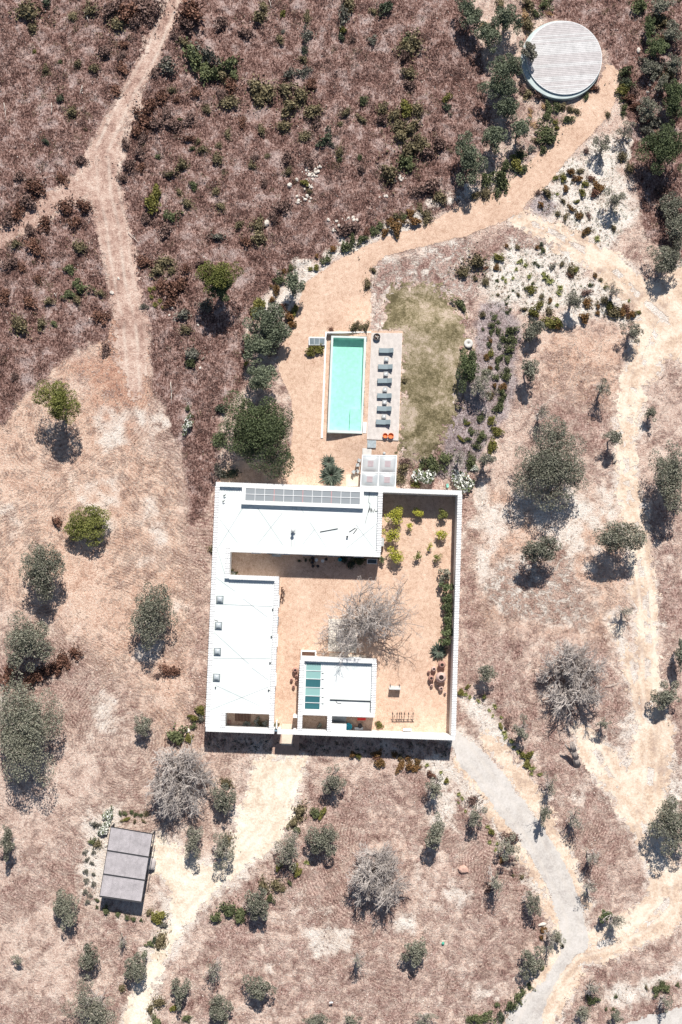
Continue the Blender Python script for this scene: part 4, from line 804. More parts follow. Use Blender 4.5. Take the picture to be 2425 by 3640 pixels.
rock(*T('P', 595, 1150), 0.35, 'white stone beside the rust-tipped plants left of the tarmac drive', None, None, 1.5, 'boulder', False)
rock(*T('J', 1310, 1565), 0.35, 'white stone between the bushes at the south-west corner of the house', None, None, 1.2, 'boulder', False)
rock(*T('M', 738, 600), 0.3, 'white stone touching the left edge of the carport roof', None, None, 1.0, 'boulder', False)
# fallen hollow trunk
x, y, z = at(*T('L', 835, 1790), 0.1); t = thing('tree_stump', (x, y, z), 'grey split tree stump leaning over its dark shadow right of the courtyard wall', 'stump')
def LP(a, b, z_):
    p = W(*T('L', a, b), z_); return (float(p[0]), float(p[1]), z_)
mb = MB(); sr = np.random.default_rng(3); P0 = [LP(838, 1800, 0.0), LP(826, 1750, 0.9), LP(812, 1700, 1.6), LP(800, 1650, 2.3)]
for k in range(7):
    an = k * 0.9; ox, oy = 0.26 * math.cos(an), 0.22 * math.sin(an)
    for (a, b), (r0, r1) in zip(zip(P0, P0[1:]), ((0.26, 0.22), (0.22, 0.18), (0.18, 0.13 - 0.012 * k))): mb.tube((a[0] + ox, a[1] + oy, a[2]), (b[0] + ox * 0.9, b[1] + oy * 0.9, b[2]), r0, r1, 7)
obj('trunk', mb, M['greybark'], t, True)
mb = MB(); mb.tube(P0[1], LP(778, 1690, 1.5), 0.24, 0.17, 7); mb.tube(LP(778, 1690, 1.5), LP(752, 1655, 2.0), 0.17, 0.09, 7); obj('broken_limb', mb, M['greybark'], t, True)
# fallen pale branches on the heath
for i, (tl, a, b, c, d) in enumerate([('A', 880, 120, 985, 190), ('A', 30, 720, 42, 830), ('A', 362, 720, 360, 800), ('A', 590, 90, 622, 160), ('A', 575, 600, 555, 665), ('A', 895, 1620, 970, 1700), ('E', 1190, 900, 1195, 1050), ('E', 380, 280, 395, 310), ('B', 305, 0, 322, 60), ('L', 1030, 1255, 1125, 1230)]):
    x0, y0, z0 = at(*T(tl, a, b)); x1, y1, z1 = at(*T(tl, c, d)); mb = MB(); mx, my = (x0 + x1) / 2, (y0 + y1) / 2
    mb.tube((x0, y0, 0.25), (mx + 0.08, my, 0.32), 0.05, 0.04, 6); mb.tube((mx + 0.08, my, 0.32), (x1, y1, 0.2), 0.04, 0.02, 6); mb.tube((mx, my, 0.3), (mx + 0.35, my + 0.4, 0.35), 0.03, 0.01, 5)
    o = obj('fallen_branch', mb, M['stone'], None, True); tag(o, 'bleached fallen branch lying on the ground', 'branch', 'bleached branches on the heath', auto=True)
# ================================================================ HOUSE
M['white'] = simple('white_render', (0.82, 0.82, 0.80), 0.85, 0.03, 1.5)
M['roofwhite'] = simple('white_roof_membrane', (0.84, 0.85, 0.84), 0.7, 0.03, 0.35, c2=(0.63, 0.69, 0.675))
M['tilewhite'] = simple('white_cap_tiles', (0.83, 0.83, 0.82), 0.8, 0.06, 4.0)
M['seam'] = simple('roof_seams', (0.40, 0.46, 0.46), 0.8, 0.05)
M['darkpipe'] = simple('black_pipe', (0.045, 0.055, 0.06), 0.6, 0.1)
M['frame'] = simple('white_metal', (0.78, 0.79, 0.79), 0.45, 0.03)
M['redbar'] = simple('red_bars', (0.62, 0.30, 0.30), 0.5, 0.05)
M['darkglass'] = simple('dark_window', (0.05, 0.07, 0.08), 0.1, 0.1, spec=0.6)
M['wood'] = simple('brown_wood', (0.20, 0.11, 0.075), 0.7, 0.2, 5)
M['door'] = simple('blue_door', (0.22, 0.33, 0.42), 0.5, 0.05)
M['iron'] = simple('dark_iron', (0.07, 0.06, 0.06), 0.6, 0.2, 6)
M['clay'] = simple('terracotta', (0.42, 0.245, 0.20), 0.85, 0.15, 2.5, bmp=0.01)
M['palclay'] = simple('pale_terracotta', (0.56, 0.40, 0.35), 0.85, 0.15, 2.5, bmp=0.01)
M['orange'] = simple('orange_clay', (0.72, 0.20, 0.07), 0.6, 0.1, 2.5)
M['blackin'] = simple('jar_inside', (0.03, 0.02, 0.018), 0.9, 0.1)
M['grey'] = simple('grey_cushion', (0.22, 0.265, 0.29), 0.8, 0.08, 4)
M['palegrey'] = simple('weathered_grey', (0.46, 0.48, 0.48), 0.7, 0.15, 5)
M['slabst'] = simple('stone_slab', (0.62, 0.60, 0.56), 0.8, 0.12, 2.0, bmp=0.005)
M['bluegrey_slab'] = simple('blue_grey_slab', (0.36, 0.41, 0.43), 0.8, 0.25, 3.0)
M['beige_slab'] = simple('beige_slab', (0.72, 0.61, 0.49), 0.8, 0.10, 2.0)
M['cyan'] = simple('turquoise_plastic', (0.06, 0.52, 0.66), 0.4, 0.05)
M['red'] = simple('red_plastic', (0.75, 0.05, 0.04), 0.4, 0.05)
def glassmat(name, tint, body, rough=0.08, opac=0.5, spec=0.5):
    m = bpy.data.materials.new(name); m.use_nodes = True; nt = m.node_tree; nt.nodes.clear()
    o = N(nt, 'ShaderNodeOutputMaterial'); tr = N(nt, 'ShaderNodeBsdfTransparent'); tr.inputs[0].default_value = (*tint, 1)
    b = N(nt, 'ShaderNodeBsdfPrincipled'); b.inputs['Base Color'].default_value = (*body, 1); b.inputs['Roughness'].default_value = rough; b.inputs['Specular IOR Level'].default_value = spec
    mx = N(nt, 'ShaderNodeMixShader'); mx.inputs[0].default_value = opac
    nt.links.new(tr.outputs[0], mx.inputs[1]); nt.links.new(b.outputs[0], mx.inputs[2]); nt.links.new(mx.outputs[0], o.inputs[0]); M[name] = m; return m
glassmat('skylight_glass', (0.75, 0.8, 0.82), (0.42, 0.45, 0.47), 0.12, 0.7)
glassmat('teal_glass', (0.45, 0.72, 0.72), (0.07, 0.22, 0.25), 0.06, 0.6)
glassmat('dome_plastic', (0.85, 0.9, 0.9), (0.55, 0.60, 0.62), 0.25, 0.8)

def hp(mb, u0, v0, u1, v1, z0, z1, m=0):
    mb.prism([H(u0, v0), H(u1, v0), H(u1, v1), H(u0, v1)], z0, z1, m)
def caps(mb, u0, v0, u1, v1, z):
    """half-round white tiles laid across the top of a wall; their lower rim throws the scalloped shadow"""
    along_u = (u1 - u0) > (v1 - v0); L = (u1 - u0) if along_u else (v1 - v0); per = 6.0; n = max(1, round(L / per)); st = L / n; ov = 1.2; K = 5
    for i in range(n):
        a0 = i * st; prof = []
        for k in range(K + 1): prof.append((a0 + st * k / K, 0.02 + 0.15 * math.sin(math.pi * k / K)))
        v = []
        for a, h in prof:
            for e in ((v0 - ov, v1 + ov) if along_u else (u0 - ov, u1 + ov)):
                x, y = H(u0 + a, e) if along_u else H(e, v0 + a); v.append((x, y, z + h)); v.append((x, y, z - 0.03))
        f = []
        for k in range(K):
            b = k * 4; f += [(b, b + 2, b + 6, b + 4), (b, b + 4, b + 5, b + 1), (b + 2, b + 3, b + 7, b + 6)]
        s = len(v)
        mb.add(v, f)
def wallrun(name_, runs, parent, zt=TOPZ - 0.1, z0=-0.1):
    mb = MB(); cb = MB()
    for r in runs:
        hp(mb, *r, z0, zt); caps(cb, *r, zt)
    obj('wall', mb, M['white'], parent); obj('coping', cb, M['tilewhite'], parent)
def window(u, v, w_, side, z0, z1, parent, kind='window'):
    """on the wall face at (u, v); side 's' faces down the picture, 'e' right, 'n' up, 'w' left"""
    d = dict(s=(0, 1), n=(0, -1), e=(1, 0), w=(-1, 0))[side]; fr = MB(); gl = MB()
    def slab(mb, a0, a1, zz0, zz1, p0, p1):
        if d[0] == 0: q = sorted([v + d[1] * p0, v + d[1] * p1]); hp(mb, u + a0, q[0], u + a1, q[1], zz0, zz1)
        else: q = sorted([u + d[0] * p0, u + d[0] * p1]); hp(mb, q[0], v + a0, q[1], v + a1, zz0, zz1)
    h = w_ / 2
    slab(fr, -h - 2, -h, z0, z1, 0, 2.0); slab(fr, h, h + 2, z0, z1, 0, 2.0); slab(fr, -h - 2, h + 2, z1 + 0.002, z1 + 0.08, 0, 2.2); slab(fr, -0.8, 0.8, z0, z1 - 0.01, 0, 1.6)
    if kind == 'window': slab(fr, -h - 3, h + 3, z0 - 0.09, z0 - 0.003, 0, 3.0)
    slab(gl, -h + 0.05, h - 0.05, z0 + 0.01, z1 - 0.01, 0.05, 0.9)
    f = obj(kind, fr, M['frame'] if kind == 'window' else M['door'], parent); obj('pane', gl, M['darkglass'], f)
hx, hy = H(300, 300)
house = thing('house', (*H(20, 20), 0), 'long white L-shaped house with flat roofs forming the left and top sides of the courtyard', 'house')
WIN_Z = TOPZ - 0.1
wallrun('w', [(0, 0, 604, 14), (0, 14, 14, 872), (582, 14, 596, 232), (61, 232, 596, 247), (47, 232, 61, 345), (61, 331, 238, 345), (224, 345, 238, 872), (53, 804, 224, 818), (53, 818, 67, 872), (0, 872, 242, 886)], house)
mb = MB(); RZ = TOPZ - 0.50
hp(mb, 14, 14, 582, 232, RZ - 0.25, RZ); hp(mb, 14, 232.01, 47, 345, RZ - 0.25, RZ - 0.003); hp(mb, 14, 345.01, 224, 804, RZ - 0.25, RZ); hp(mb, 14, 804.01, 53, 872, RZ - 0.25, RZ - 0.002)
roof = obj('roof', mb, M['roofwhite'], house)
mb = MB()
def seam(mb, px0, py0, px1, py1, w_=1.7, z=RZ, h=0.02):
    u0, v0 = HU(px0, py0, z); u1, v1 = HU(px1, py1, z); x0, y0 = H(u0, v0); x1, y1 = H(u1, v1); L = math.hypot(x1 - x0, y1 - y0)
    mb.obox(((x0 + x1) / 2, (y0 + y1) / 2, z + h / 2 + 0.002), (L, w_ / PXM, h), math.atan2(y1 - y0, x1 - x0))
S1 = lambda x, y: (740 + x * 0.2934, 1700 + y * 0.2934)
S3 = lambda x, y: (720 + x * 0.2934, 2040 + y * 0.2934)
for a, b, c, d in [(120, 470, 400, 840), (420, 360, 110, 860), (600, 360, 940, 860), (900, 420, 560, 850), (1130, 370, 1160, 420), (1230, 530, 1460, 880), (1290, 620, 1100, 860), (110, 860, 205, 1170)]:
    seam(mb, *S1(a, b), *S1(c, d))
for a, b, c, d in [(165, 45, 400, 215), (160, 365, 850, 397), (490, 300, 780, 520), (130, 1025, 830, 1028), (130, 700, 560, 1090), (600, 1140, 800, 1290), (160, 1350, 800, 1650), (95, 1648, 800, 1370)]:
    seam(mb, *S3(a, b), *S3(c, d))
S2 = lambda x, y: (1180 + x * 0.30612, 1580 + y * 0.30612)
for a, b, c, d in [(280, 930, 510, 1240), (520, 925, 120, 1245)]: seam(mb, *S2(a, b), *S2(c, d))
obj('roof_seam', mb, M['seam'], roof)
# raised glazed lantern along the north wing
mb = MB(); LZ0, LZ1 = RZ, TOPZ + 0.10
for r in [(95, 15.2, 108, 76), (516, 15.2, 529, 76), (108, 62, 516, 76)]: hp(mb, *r, LZ0, LZ1)
hp(mb, 108, 15.2, 516, 17.5, LZ0, LZ1)
lan = obj('lantern', mb, M['white'], house)
mb = MB(); hp(mb, 108, 17.5, 516, 62, LZ1 - 0.10, LZ1 - 0.06); obj('pane', mb, M['skylight_glass'], lan)
mb = MB(); hp(mb, 108, 17.6, 516, 61.9, RZ + 0.01, RZ + 0.05); obj('blind', mb, simple('grey_blind', (0.30, 0.31, 0.33), 0.8, 0.2, 0.8), lan)
mb = MB(); hp(mb, 108, 38, 516, 40, LZ1 - 0.055, LZ1 + 0.0)
for i in range(1, 12):
    if i % 3: hp(mb, 108 + 34 * i - 0.8, 17.6, 108 + 34 * i + 0.8, 61.9, LZ1 - 0.058, LZ1 - 0.01)
obj('glazing_bar', mb, M['frame'], lan)
mb = MB()
for i in range(1, 12):
    if not i % 3: hp(mb, 108 + 34 * i - 1, 17.6, 108 + 34 * i + 1, 61.9, LZ1 - 0.057, LZ1 - 0.005)
obj('glazing_bar', mb, M['redbar'], lan)
# domed square rooflights on the west wing
for a, b in ((209, 308), (193, 625), (180, 940), (169, 1253)):
    u, v = HU(*S3(a, b), RZ + 0.25); mb = MB()
    for r in [(-12.5, -12.5, 12.5, -10.5), (-12.5, 10.5, 12.5, 12.5), (-12.5, -10.5, -10.5, 10.5), (10.5, -10.5, 12.5, 10.5)]: hp(mb, u + r[0], v + r[1], u + r[2], v + r[3], RZ, RZ + 0.22)
    f = obj('rooflight', mb, simple('rooflight_kerb', (0.16, 0.19, 0.20), 0.5, 0.05), house)
    mb = MB(); n = 6; vv = []; ff = []
    for i in range(n + 1):
        for j in range(n + 1):
            s, t_ = i / n * 2 - 1, j / n * 2 - 1; x, y = H(u + s * 10.4, v + t_ * 10.4); vv.append((x, y, RZ + 0.20 + 0.26 * (1 - s ** 4) * (1 - t_ ** 4)))
    for i in range(n):
        for j in range(n): ff.append((i * (n + 1) + j, (i + 1) * (n + 1) + j, (i + 1) * (n + 1) + j + 1, i * (n + 1) + j + 1))
    mb.add(vv, ff); obj('dome', mb, M['dome_plastic'], f, True)
for u, v, w_, s in [(150, 247, 30, 's'), (250, 247, 40, 's'), (340, 247, 40, 's'), (430, 247, 40, 's'), (520, 247, 30, 's'), (238, 420, 40, 'e'), (238, 560, 40, 'e'), (238, 700, 40, 'e'), (596, 90, 30, 'e'), (0, 500, 30, 'w'), (0, 250, 30, 'w'), (180, 0, 40, 'n'), (120, 886, 30, 's')]:
    window(u, v, w_, s, 0.9, 2.2, house)
for u, v, w_, s in [(205, 247, 24, 's'), (480, 247, 26, 's'), (238, 490, 24, 'e')]: window(u, v, w_, s, 0.03, 2.15, house, 'door')
# roof clutter, each loose on the roof
def pipe(pts, r, label, name='pipe', mat='darkpipe', z=RZ, cat='pipe', group=None):
    mb = MB(); P = []
    for q in pts: u, v = HU(*q, z); x, y = H(u, v); P.append((x, y, z + r + 0.005))
    for a, b in zip(P, P[1:]): mb.tube(a, b, r, r, 8)
    o = obj(name, mb, M[mat], None, True); tag(o, label, cat, group); return o
KK = lambda x, y: T('K', x, y)
pipe([KK(662, 178), KK(786, 155)], 0.05, 'long dark bar lying loose in the middle of the white top roof', 'metal_bar', cat='bar')
pipe([KK(866, 178), KK(910, 150)], 0.045, 'short dark bar on the top roof, upper left of a close pair', 'metal_bar', cat='bar')
pipe([KK(895, 190), KK(922, 153)], 0.045, 'short dark bar on the top roof, lower right of a close pair', 'metal_bar', cat='bar')
pipe([S2(440, 715), S2(425, 790), S2(445, 735), S2(455, 790), S2(462, 740), S2(470, 780)], 0.035, 'zigzag of dark cable on the roof below the right end of the lantern', 'cable', cat='cable')
pipe([S2(480, 790), S2(497, 745)], 0.035, 'short dark stick beside the zigzag cable on the roof', 'cable', cat='cable')
pipe([S2(500, 765), S2(508, 780), S2(520, 778), S2(526, 762)], 0.035, 'small hooked piece of dark cable near the right roof parapet', 'cable', cat='cable')
pipe([S2(440, 545), S2(425, 670), S2(445, 690), S2(385, 920)], 0.02, 'thin wire running down the right end of the top roof', 'wire', cat='wire')
pipe([S1(1018, 350), S1(1008, 850)], 0.022, 'left one of two thin parallel conduits crossing the top roof', 'conduit', 'palegrey', cat='pipe')
pipe([S1(1070, 350), S1(1050, 850)], 0.022, 'right one of two thin parallel conduits crossing the top roof', 'conduit', 'palegrey', cat='pipe')
u, v = HU(*S1(1028, 640), RZ + 0.6); x, y = H(u, v); t = thing('chimney_flue', (x, y, RZ), 'steel flue with a cowl standing on the top roof between the conduits', 'chimney')
mb = MB(); mb.lathe((x, y, RZ), [(0.16, 0), (0.16, 0.75), (0.11, 0.76), (0.11, 0.9)], 14); mb.obox((x, y + 0.0, RZ + 0.15), (0.55, 0.5, 0.3)); obj('flue_pipe', mb, M['palegrey'], t, False)
mb = MB(); mb.lathe((x, y, RZ + 0.92), [(0.24, 0), (0.24, 0.07), (0.02, 0.2)], 14); obj('cowl', mb, M['palegrey'], t, True)
for i, (a, b, w1) in enumerate([(200, 212, 'upper'), (188, 283, 'lower')]):
    u, v = HU(*S1(a, b), RZ + 0.2); x, y = H(u, v); mb = MB(); mb.tube((x - 0.12, y + 0.1, RZ), (x - 0.05, y, RZ + 0.35), 0.06, 0.06, 8); mb.tube((x - 0.05, y, RZ + 0.35), (x + 0.18, y + 0.16, RZ + 0.38), 0.06, 0.05, 8)
    o = obj('roof_vent', mb, M['darkpipe'], None, True); tag(o, w1 + ' of two small bent dark vents at the top left corner of the roof', 'vent', 'small roof vents')
u, v = HU(*KK(852, 212), RZ + 0.2); x, y = H(u, v); mb = MB(); mb.lathe((x, y, RZ), [(0.11, 0), (0.09, 0.3), (0.15, 0.31), (0.02, 0.42)], 12); o = obj('roof_vent', mb, M['darkpipe'], None, True); tag(o, 'small dark mushroom vent on the top roof below the pair of bars', 'vent', 'small roof vents')
for i, (a, b) in enumerate([(850, 432), (834, 762), (817, 1080), (800, 1412)]):
    u, v = HU(*S3(a, b), RZ + 0.1); x, y = H(u, v); mb = MB(); mb.obox((x, y, RZ + 0.09), (0.16, 0.24, 0.16)); mb.tube((x, y, RZ + 0.08), (x + 0.25, y, RZ + 0.03), 0.04, 0.04, 7)
    o = obj('roof_drain', mb, M['darkpipe'], None); tag(o, ['topmost', 'second from the top', 'third from the top', 'lowest'][i] + ' small dark drain along the right edge of the left wing roof', 'drain', 'roof drains')
u, v = HU(*S3(158, 1375), RZ + 0.1); x, y = H(u, v); mb = MB(); mb.lathe((x, y, RZ), [(0.09, 0), (0.09, 0.25), (0.01, 0.33)], 10); o = obj('roof_vent', mb, M['darkpipe'], None, True); tag(o, 'small dark cap vent below the lowest square rooflight', 'vent', 'small roof vents')
pipe([S3(140, 555), S3(190, 572)], 0.03, 'short dark stick just above the second square rooflight', 'metal_bar', cat='bar')

# perimeter wall of the courtyard
cw = thing('courtyard_wall', (*H(872, 600), 0), 'high white wall with tiled cap along the right side of the courtyard', 'wall')
mb = MB(); cb = MB()
for r in [(604, 0, 880, 14), (866, 14, 880, 872), (308, 872, 880, 886)]: hp(mb, *r, -0.1, TOPZ - 0.1); caps(cb, *r, TOPZ - 0.1)
hp(mb, 252, 872, 264, 886, -0.1, TOPZ - 0.1); hp(mb, 264, 872, 308, 886, 2.35, TOPZ - 0.1); caps(cb, 252, 872, 308, 886, TOPZ - 0.1)
obj('wall', mb, M['white'], cw); obj('coping', cb, M['tilewhite'], cw)
mb = MB(); hp(mb, 242.5, 878, 251.5, 880, 0.02, 2.6); gd = obj('gate', mb, M['door'], cw); mb = MB(); hp(mb, 250, 876.6, 250.6, 877.9, 1.0, 1.2); obj('handle', mb, M['iron'], gd)
mb = MB(); hp(mb, 246, 846, 250, 871.5, 0.02, 2.2); o = obj('fin_wall', mb, M['white']); tag(o, 'thin white fin wall inside the narrow gate at the bottom of the courtyard', 'wall')
mb = MB(); hp(mb, 306, 822, 323.5, 831, 0.02, 2.3); o = obj('stub_wall', mb, M['white']); tag(o, 'short white stub wall joined to the left side of the small block', 'wall')

# small annex with the teal glass strip
an = thing('annex', (*H(330, 620), 0), 'small square white outbuilding with a strip of teal glass panels on its roof', 'house')
wallrun('a', [(324, 612, 594, 626), (324, 626, 338, 872), (580, 626, 594, 802), (338, 802, 594, 816), (428, 816, 442, 871.9)], an)
mb = MB(); hp(mb, 338, 626, 346, 802, RZ - 0.25, RZ); hp(mb, 346, 626, 398, 634, RZ - 0.25, RZ - 0.002); hp(mb, 346, 797, 398, 802, RZ - 0.25, RZ - 0.002); hp(mb, 398, 626, 580, 802, RZ - 0.25, RZ - 0.001); ar = obj('roof', mb, M['roofwhite'], an)
ub = [634, 661, 690, 720, 750, 774, 797]
for i in range(6):
    mb = MB(); hp(mb, 346, ub[i] + 1, 398, ub[i + 1] - 1, RZ - 0.06, RZ - 0.02)
    g = obj('glass_panel', mb, M['teal_glass'] if i in (2, 4, 5) else bpy.data.materials.get('frosted') or glassmat('frosted', (0.6, 0.9, 0.86), (0.42, 0.66, 0.64), 0.3, 0.6), an)
mb = MB()
for q in ub[1:-1]: hp(mb, 346, q - 1, 405, q + 1, RZ - 0.05, RZ + 0.05)
hp(mb, 344.5, 632, 346, 799, RZ - 0.05, RZ + 0.04); obj('glazing_bar', mb, M['frame'], an)
mb = MB(); hp(mb, 346, 634, 398, 797, 0.05, 0.1); obj('floor', mb, simple('dark_floor', (0.10, 0.16, 0.17), 0.6, 0.3, 1.5), an)
S4 = lambda x, y: (1020 + x * 0.2168, 2280 + y * 0.2168)
pipe([S4(705, 957), S4(1370, 982)], 0.075, 'thick black pipe lying across the annex roof', 'pipe')
pipe([S4(1368, 985), S4(1362, 1180), S4(1335, 1178), S4(1330, 1160)], 0.04, 'thin black hose hooked along the right parapet of the annex roof', 'hose', cat='hose')
pipe([S4(800, 965), S4(815, 1000), S4(850, 1022), S4(893, 1015)], 0.03, 'short curved hose hanging off the thick black pipe', 'hose', cat='hose')
for i, q in enumerate([(524, 'first'), (622, 'second'), (770, 'third'), (918, 'fourth'), (1022, 'lowest')]):
    pipe([S4(572, q[0]), S4(602, q[0] + 2)], 0.035, q[1] + ' short dark bolt beside the teal glass panels, from the top', 'bolt', cat='bolt')
window(459 + 60, 612, 40, 'n', 0.9, 2.1, an); window(594, 700, 36, 'e', 0.9, 2.1, an); window(510, 816, 24, 's', 0.9, 2.0, an)
# service bay: steps and white slab between the annex and the bottom wall
mb = MB()
for i in range(7): hp(mb, 442, 817 + 4 * i, 495, 821 + 4 * i, 0.0, 2.3 - 0.30 * i)
o = obj('stairs', mb, M['palegrey']); tag(o, 'flight of grey steps in shade under the bottom edge of the annex', 'stairs')
mb = MB(); mb.prism([H(443, 846), H(495, 846), H(495, 871.5), H(443, 871.5)], 0.0, [2.75, 2.75, 2.75, 2.75]); o = obj('store_box', mb, M['white']); tag(o, 'white flat-topped store block between the steps and the bottom wall', 'store')
# white trough frame on top edge of annex
mb = MB()
for r in [(324, 592, 380, 597), (324, 597, 328, 611.5), (375, 597, 380, 611.5)]: hp(mb, *r, 0.02, 0.9)
t = thing('planter_box', (*H(350, 600), 0), 'low white walled trough standing empty against the top side of the annex', 'planter'); obj('rim', mb, M['white'], t)
mb = MB(); hp(mb, 328, 597, 375, 611.5, 0.02, 0.35); obj('soil', mb, simple('brown_soil', (0.26, 0.15, 0.11), 0.95), t)

# courtyard floor
ux, vx = np.meshgrid(np.linspace(2, 878, 180), np.linspace(2, 884, 180))
pp = np.array([[H(a, b) for a, b in zip(r1, r2)] for r1, r2 in zip(ux, vx)])
me, _ = grid_mesh('courtyard', pp[..., 0], pp[..., 1], np.full(ux.shape, 0.03), np.ones((179, 179), bool), [M['peach_gravel']]); struct(link('courtyard', me))
mb = MB(); hp(mb, 266, 860, 306, 936, 0.0, 0.06); struct(obj('pavement', mb, M['beige_slab']))
mb = MB(); hp(mb, 236, 886, 330, 970, 0.0, 0.045); struct(obj('pavement', mb, simple('dirt_pad', (0.44, 0.30, 0.235), 0.95, 0.2, 3)))
# ================================================================ POOL, DECK, GARDEN FURNITURE
S6 = lambda x, y: (1130 + x * 0.2041, 1170 + y * 0.2041)
M['poolrim'] = simple('pale_aqua_stone', (0.62, 0.70, 0.66), 0.7, 0.05, 2)
M['poolin'] = simple('pool_lining', (0.66, 0.82, 0.78), 0.6, 0.13, 1.6)
M['deck'] = simple('pale_deck_boards', (0.70, 0.645, 0.60), 0.8, 0.12, 1.5, bmp=0.003)
M['deck2'] = simple('grey_deck_boards', (0.62, 0.61, 0.605), 0.85, 0.16, 1.2)
PZ = 1.15
def wq(pts, z): return [tuple(map(float, W(*p, z))) for p in pts]
pool_out = wq([S6(235, 112), S6(850, 130), S6(775, 1820), S6(165, 1797)], PZ)
pool_in = wq([S6(270, 145), S6(808, 160), S6(748, 1775), S6(197, 1757)], PZ)
cx = sum(p[0] for p in pool_out) / 4; cy = sum(p[1] for p in pool_out) / 4
pool = thing('swimming_pool', (cx, cy, 0), 'long narrow turquoise swimming pool with a pale raised rim between gravel and deck', 'pool')
mb = MB(); li = MB()
for i in range(4):
    j = (i + 1) % 4; mb.prism([pool_out[i], pool_out[j], pool_in[j], pool_in[i]], -0.3, PZ)
pc = [(p[0] + (cx - p[0]) * 0.004, p[1] + (cy - p[1]) * 0.002) for p in pool_in]
for i in range(4):
    j = (i + 1) % 4; li.prism([pool_in[i], pool_in[j], pc[j], pc[i]], -0.1, PZ - 0.02)
obj('rim', mb, M['poolrim'], pool); obj('lining', li, M['poolin'], pool)
mb = MB(); mb.prism(pool_in, -0.2, 0.05); obj('floor', mb, M['poolin'], pool)
st = wq([S6(565, 1385), S6(762, 1392), S6(747, 1772), S6(550, 1768)], 0.8); mb = MB(); mb.prism(st, 0.06, 0.78); obj('step', mb, M['poolin'], pool)
m = bpy.data.materials.new('pool_water'); m.use_nodes = True; nt = m.node_tree; nt.nodes.clear()
o_ = N(nt, 'ShaderNodeOutputMaterial'); tr = N(nt, 'ShaderNodeBsdfTransparent'); tr.inputs[0].default_value = (0.73, 0.965, 0.89, 1)
gl = N(nt, 'ShaderNodeBsdfGlossy'); gl.inputs['Roughness'].default_value = 0.05; lw = N(nt, 'ShaderNodeFresnel'); lw.inputs[0].default_value = 1.33
P = N(nt, 'ShaderNodeNewGeometry').outputs['Position']; bm = N(nt, 'ShaderNodeBump'); bm.inputs['Distance'].default_value = 0.05
nt.links.new(noise(nt, P, 2.2, 3, 0.6, 0.5), bm.inputs['Height']); nt.links.new(bm.outputs[0], gl.inputs['Normal'])
mx = N(nt, 'ShaderNodeMixShader'); nt.links.new(lw.outputs[0], mx.inputs[0]); nt.links.new(tr.outputs[0], mx.inputs[1]); nt.links.new(gl.outputs[0], mx.inputs[2]); nt.links.new(mx.outputs[0], o_.inputs[0])
P_ = raw_mesh('water', [(p[0] - cx, p[1] - cy, PZ - 0.14) for p in pool_in], [(3, 2, 1, 0) if True else 0], [m]); link('water', P_, pool)

# low white kerb round the pool terrace
mb = MB(); k1 = wq([S6(130, 45), S6(157, 45), S6(88, 1895), S6(52, 1895)], 0.15); mb.prism(k1, -0.1, 0.16)
k2 = wq([S6(158, 45), S6(930, 42), S6(930, 62), S6(158, 70)], 0.9); mb.prism(k2, -0.1, [0.16, 0.98, 0.98, 0.16][0:4] if False else 0.99); k = obj('kerb', mb, M['white']); tag(k, 'low white kerb line running down the left side of the pool', 'kerb')
# timber deck
DZ = 1.10
dk = wq([S6(935, 62), S6(1475, 68), S6(1405, 1940), S6(853, 1918)], DZ)
deck = thing('pool_deck', (*dk[0], 0.9), 'long pale timber deck right of the pool carrying six loungers', 'deck')
mb = MB(); nb = 25
def lerp(a, b, t): return (a[0] + (b[0] - a[0]) * t, a[1] + (b[1] - a[1]) * t)
for i in range(nb):
    a, b = i / nb + 0.0035, (i + 1) / nb - 0.0035; mb.prism([lerp(dk[0], dk[1], a), lerp(dk[0], dk[1], b), lerp(dk[3], dk[2], b), lerp(dk[3], dk[2], a)], DZ - 0.04, DZ + random.uniform(-0.002, 0.002))
obj('boards', mb, M['deck'], deck)
mb = MB(); mb.prism([lerp(dk[0], dk[2], 0.003), lerp(dk[1], dk[3], 0.003), lerp(dk[2], dk[0], 0.003), lerp(dk[3], dk[1], 0.003)], 0.5, DZ - 0.045); obj('frame', mb, simple('deck_frame', (0.20, 0.17, 0.15)), deck)
mb = MB(); mb.prism(wq([S6(790, 1618), S6(853, 1620), S6(845, 1812), S6(784, 1808)], 1.05), 0.3, 1.04); o = obj('stone_step', mb, M['white']); tag(o, 'narrow white block between the bottom end of the pool and the deck', 'step')
M['cushion2'] = simple('grey_blue_cushion', (0.27, 0.33, 0.35), 0.85, 0.06, 4)
def lounger(cxp, cyp, label):
    x, y = W(*S6(cxp, cyp), DZ + 0.3); x = float(x); y = float(y); t = thing('sun_lounger', (x, y, DZ), label, 'sun lounger', 'grey sun loungers in a row on the pool deck')
    an = -0.02 + 0.03 * math.sin(cyp)
    mb = MB(); mb.obox((x, y, DZ + 0.26), (2.02, 0.68, 0.07), an); obj('frame', mb, M['grey'], t)
    for sx in (-0.9, 0.9):
        for sy in (-0.28, 0.28): mb = MB(); mb.obox((x + sx, y + sy, DZ + 0.115), (0.07, 0.06, 0.22), an); obj('leg', mb, M['iron'], t)
    mb = MB(); mb.obox((x - 0.34, y, DZ + 0.345), (1.30, 0.64, 0.10), an); obj('mattress', mb, M['cushion2'], t, bevel=0.02)
    mb = MB(); mb.obox((x + 0.62, y, DZ + 0.50), (0.76, 0.64, 0.09), an, 0, -0.52); obj('backrest', mb, M['cushion2'], t, bevel=0.02)
for i, (a, b) in enumerate([(1193, 374), (1178, 657), (1165, 900), (1161, 1162), (1158, 1387), (1140, 1620)]):
    lounger(a, b, ['topmost', 'second', 'third', 'fourth', 'fifth', 'lowest'][i] + ' grey sun lounger of the six on the pool deck, counted downwards')
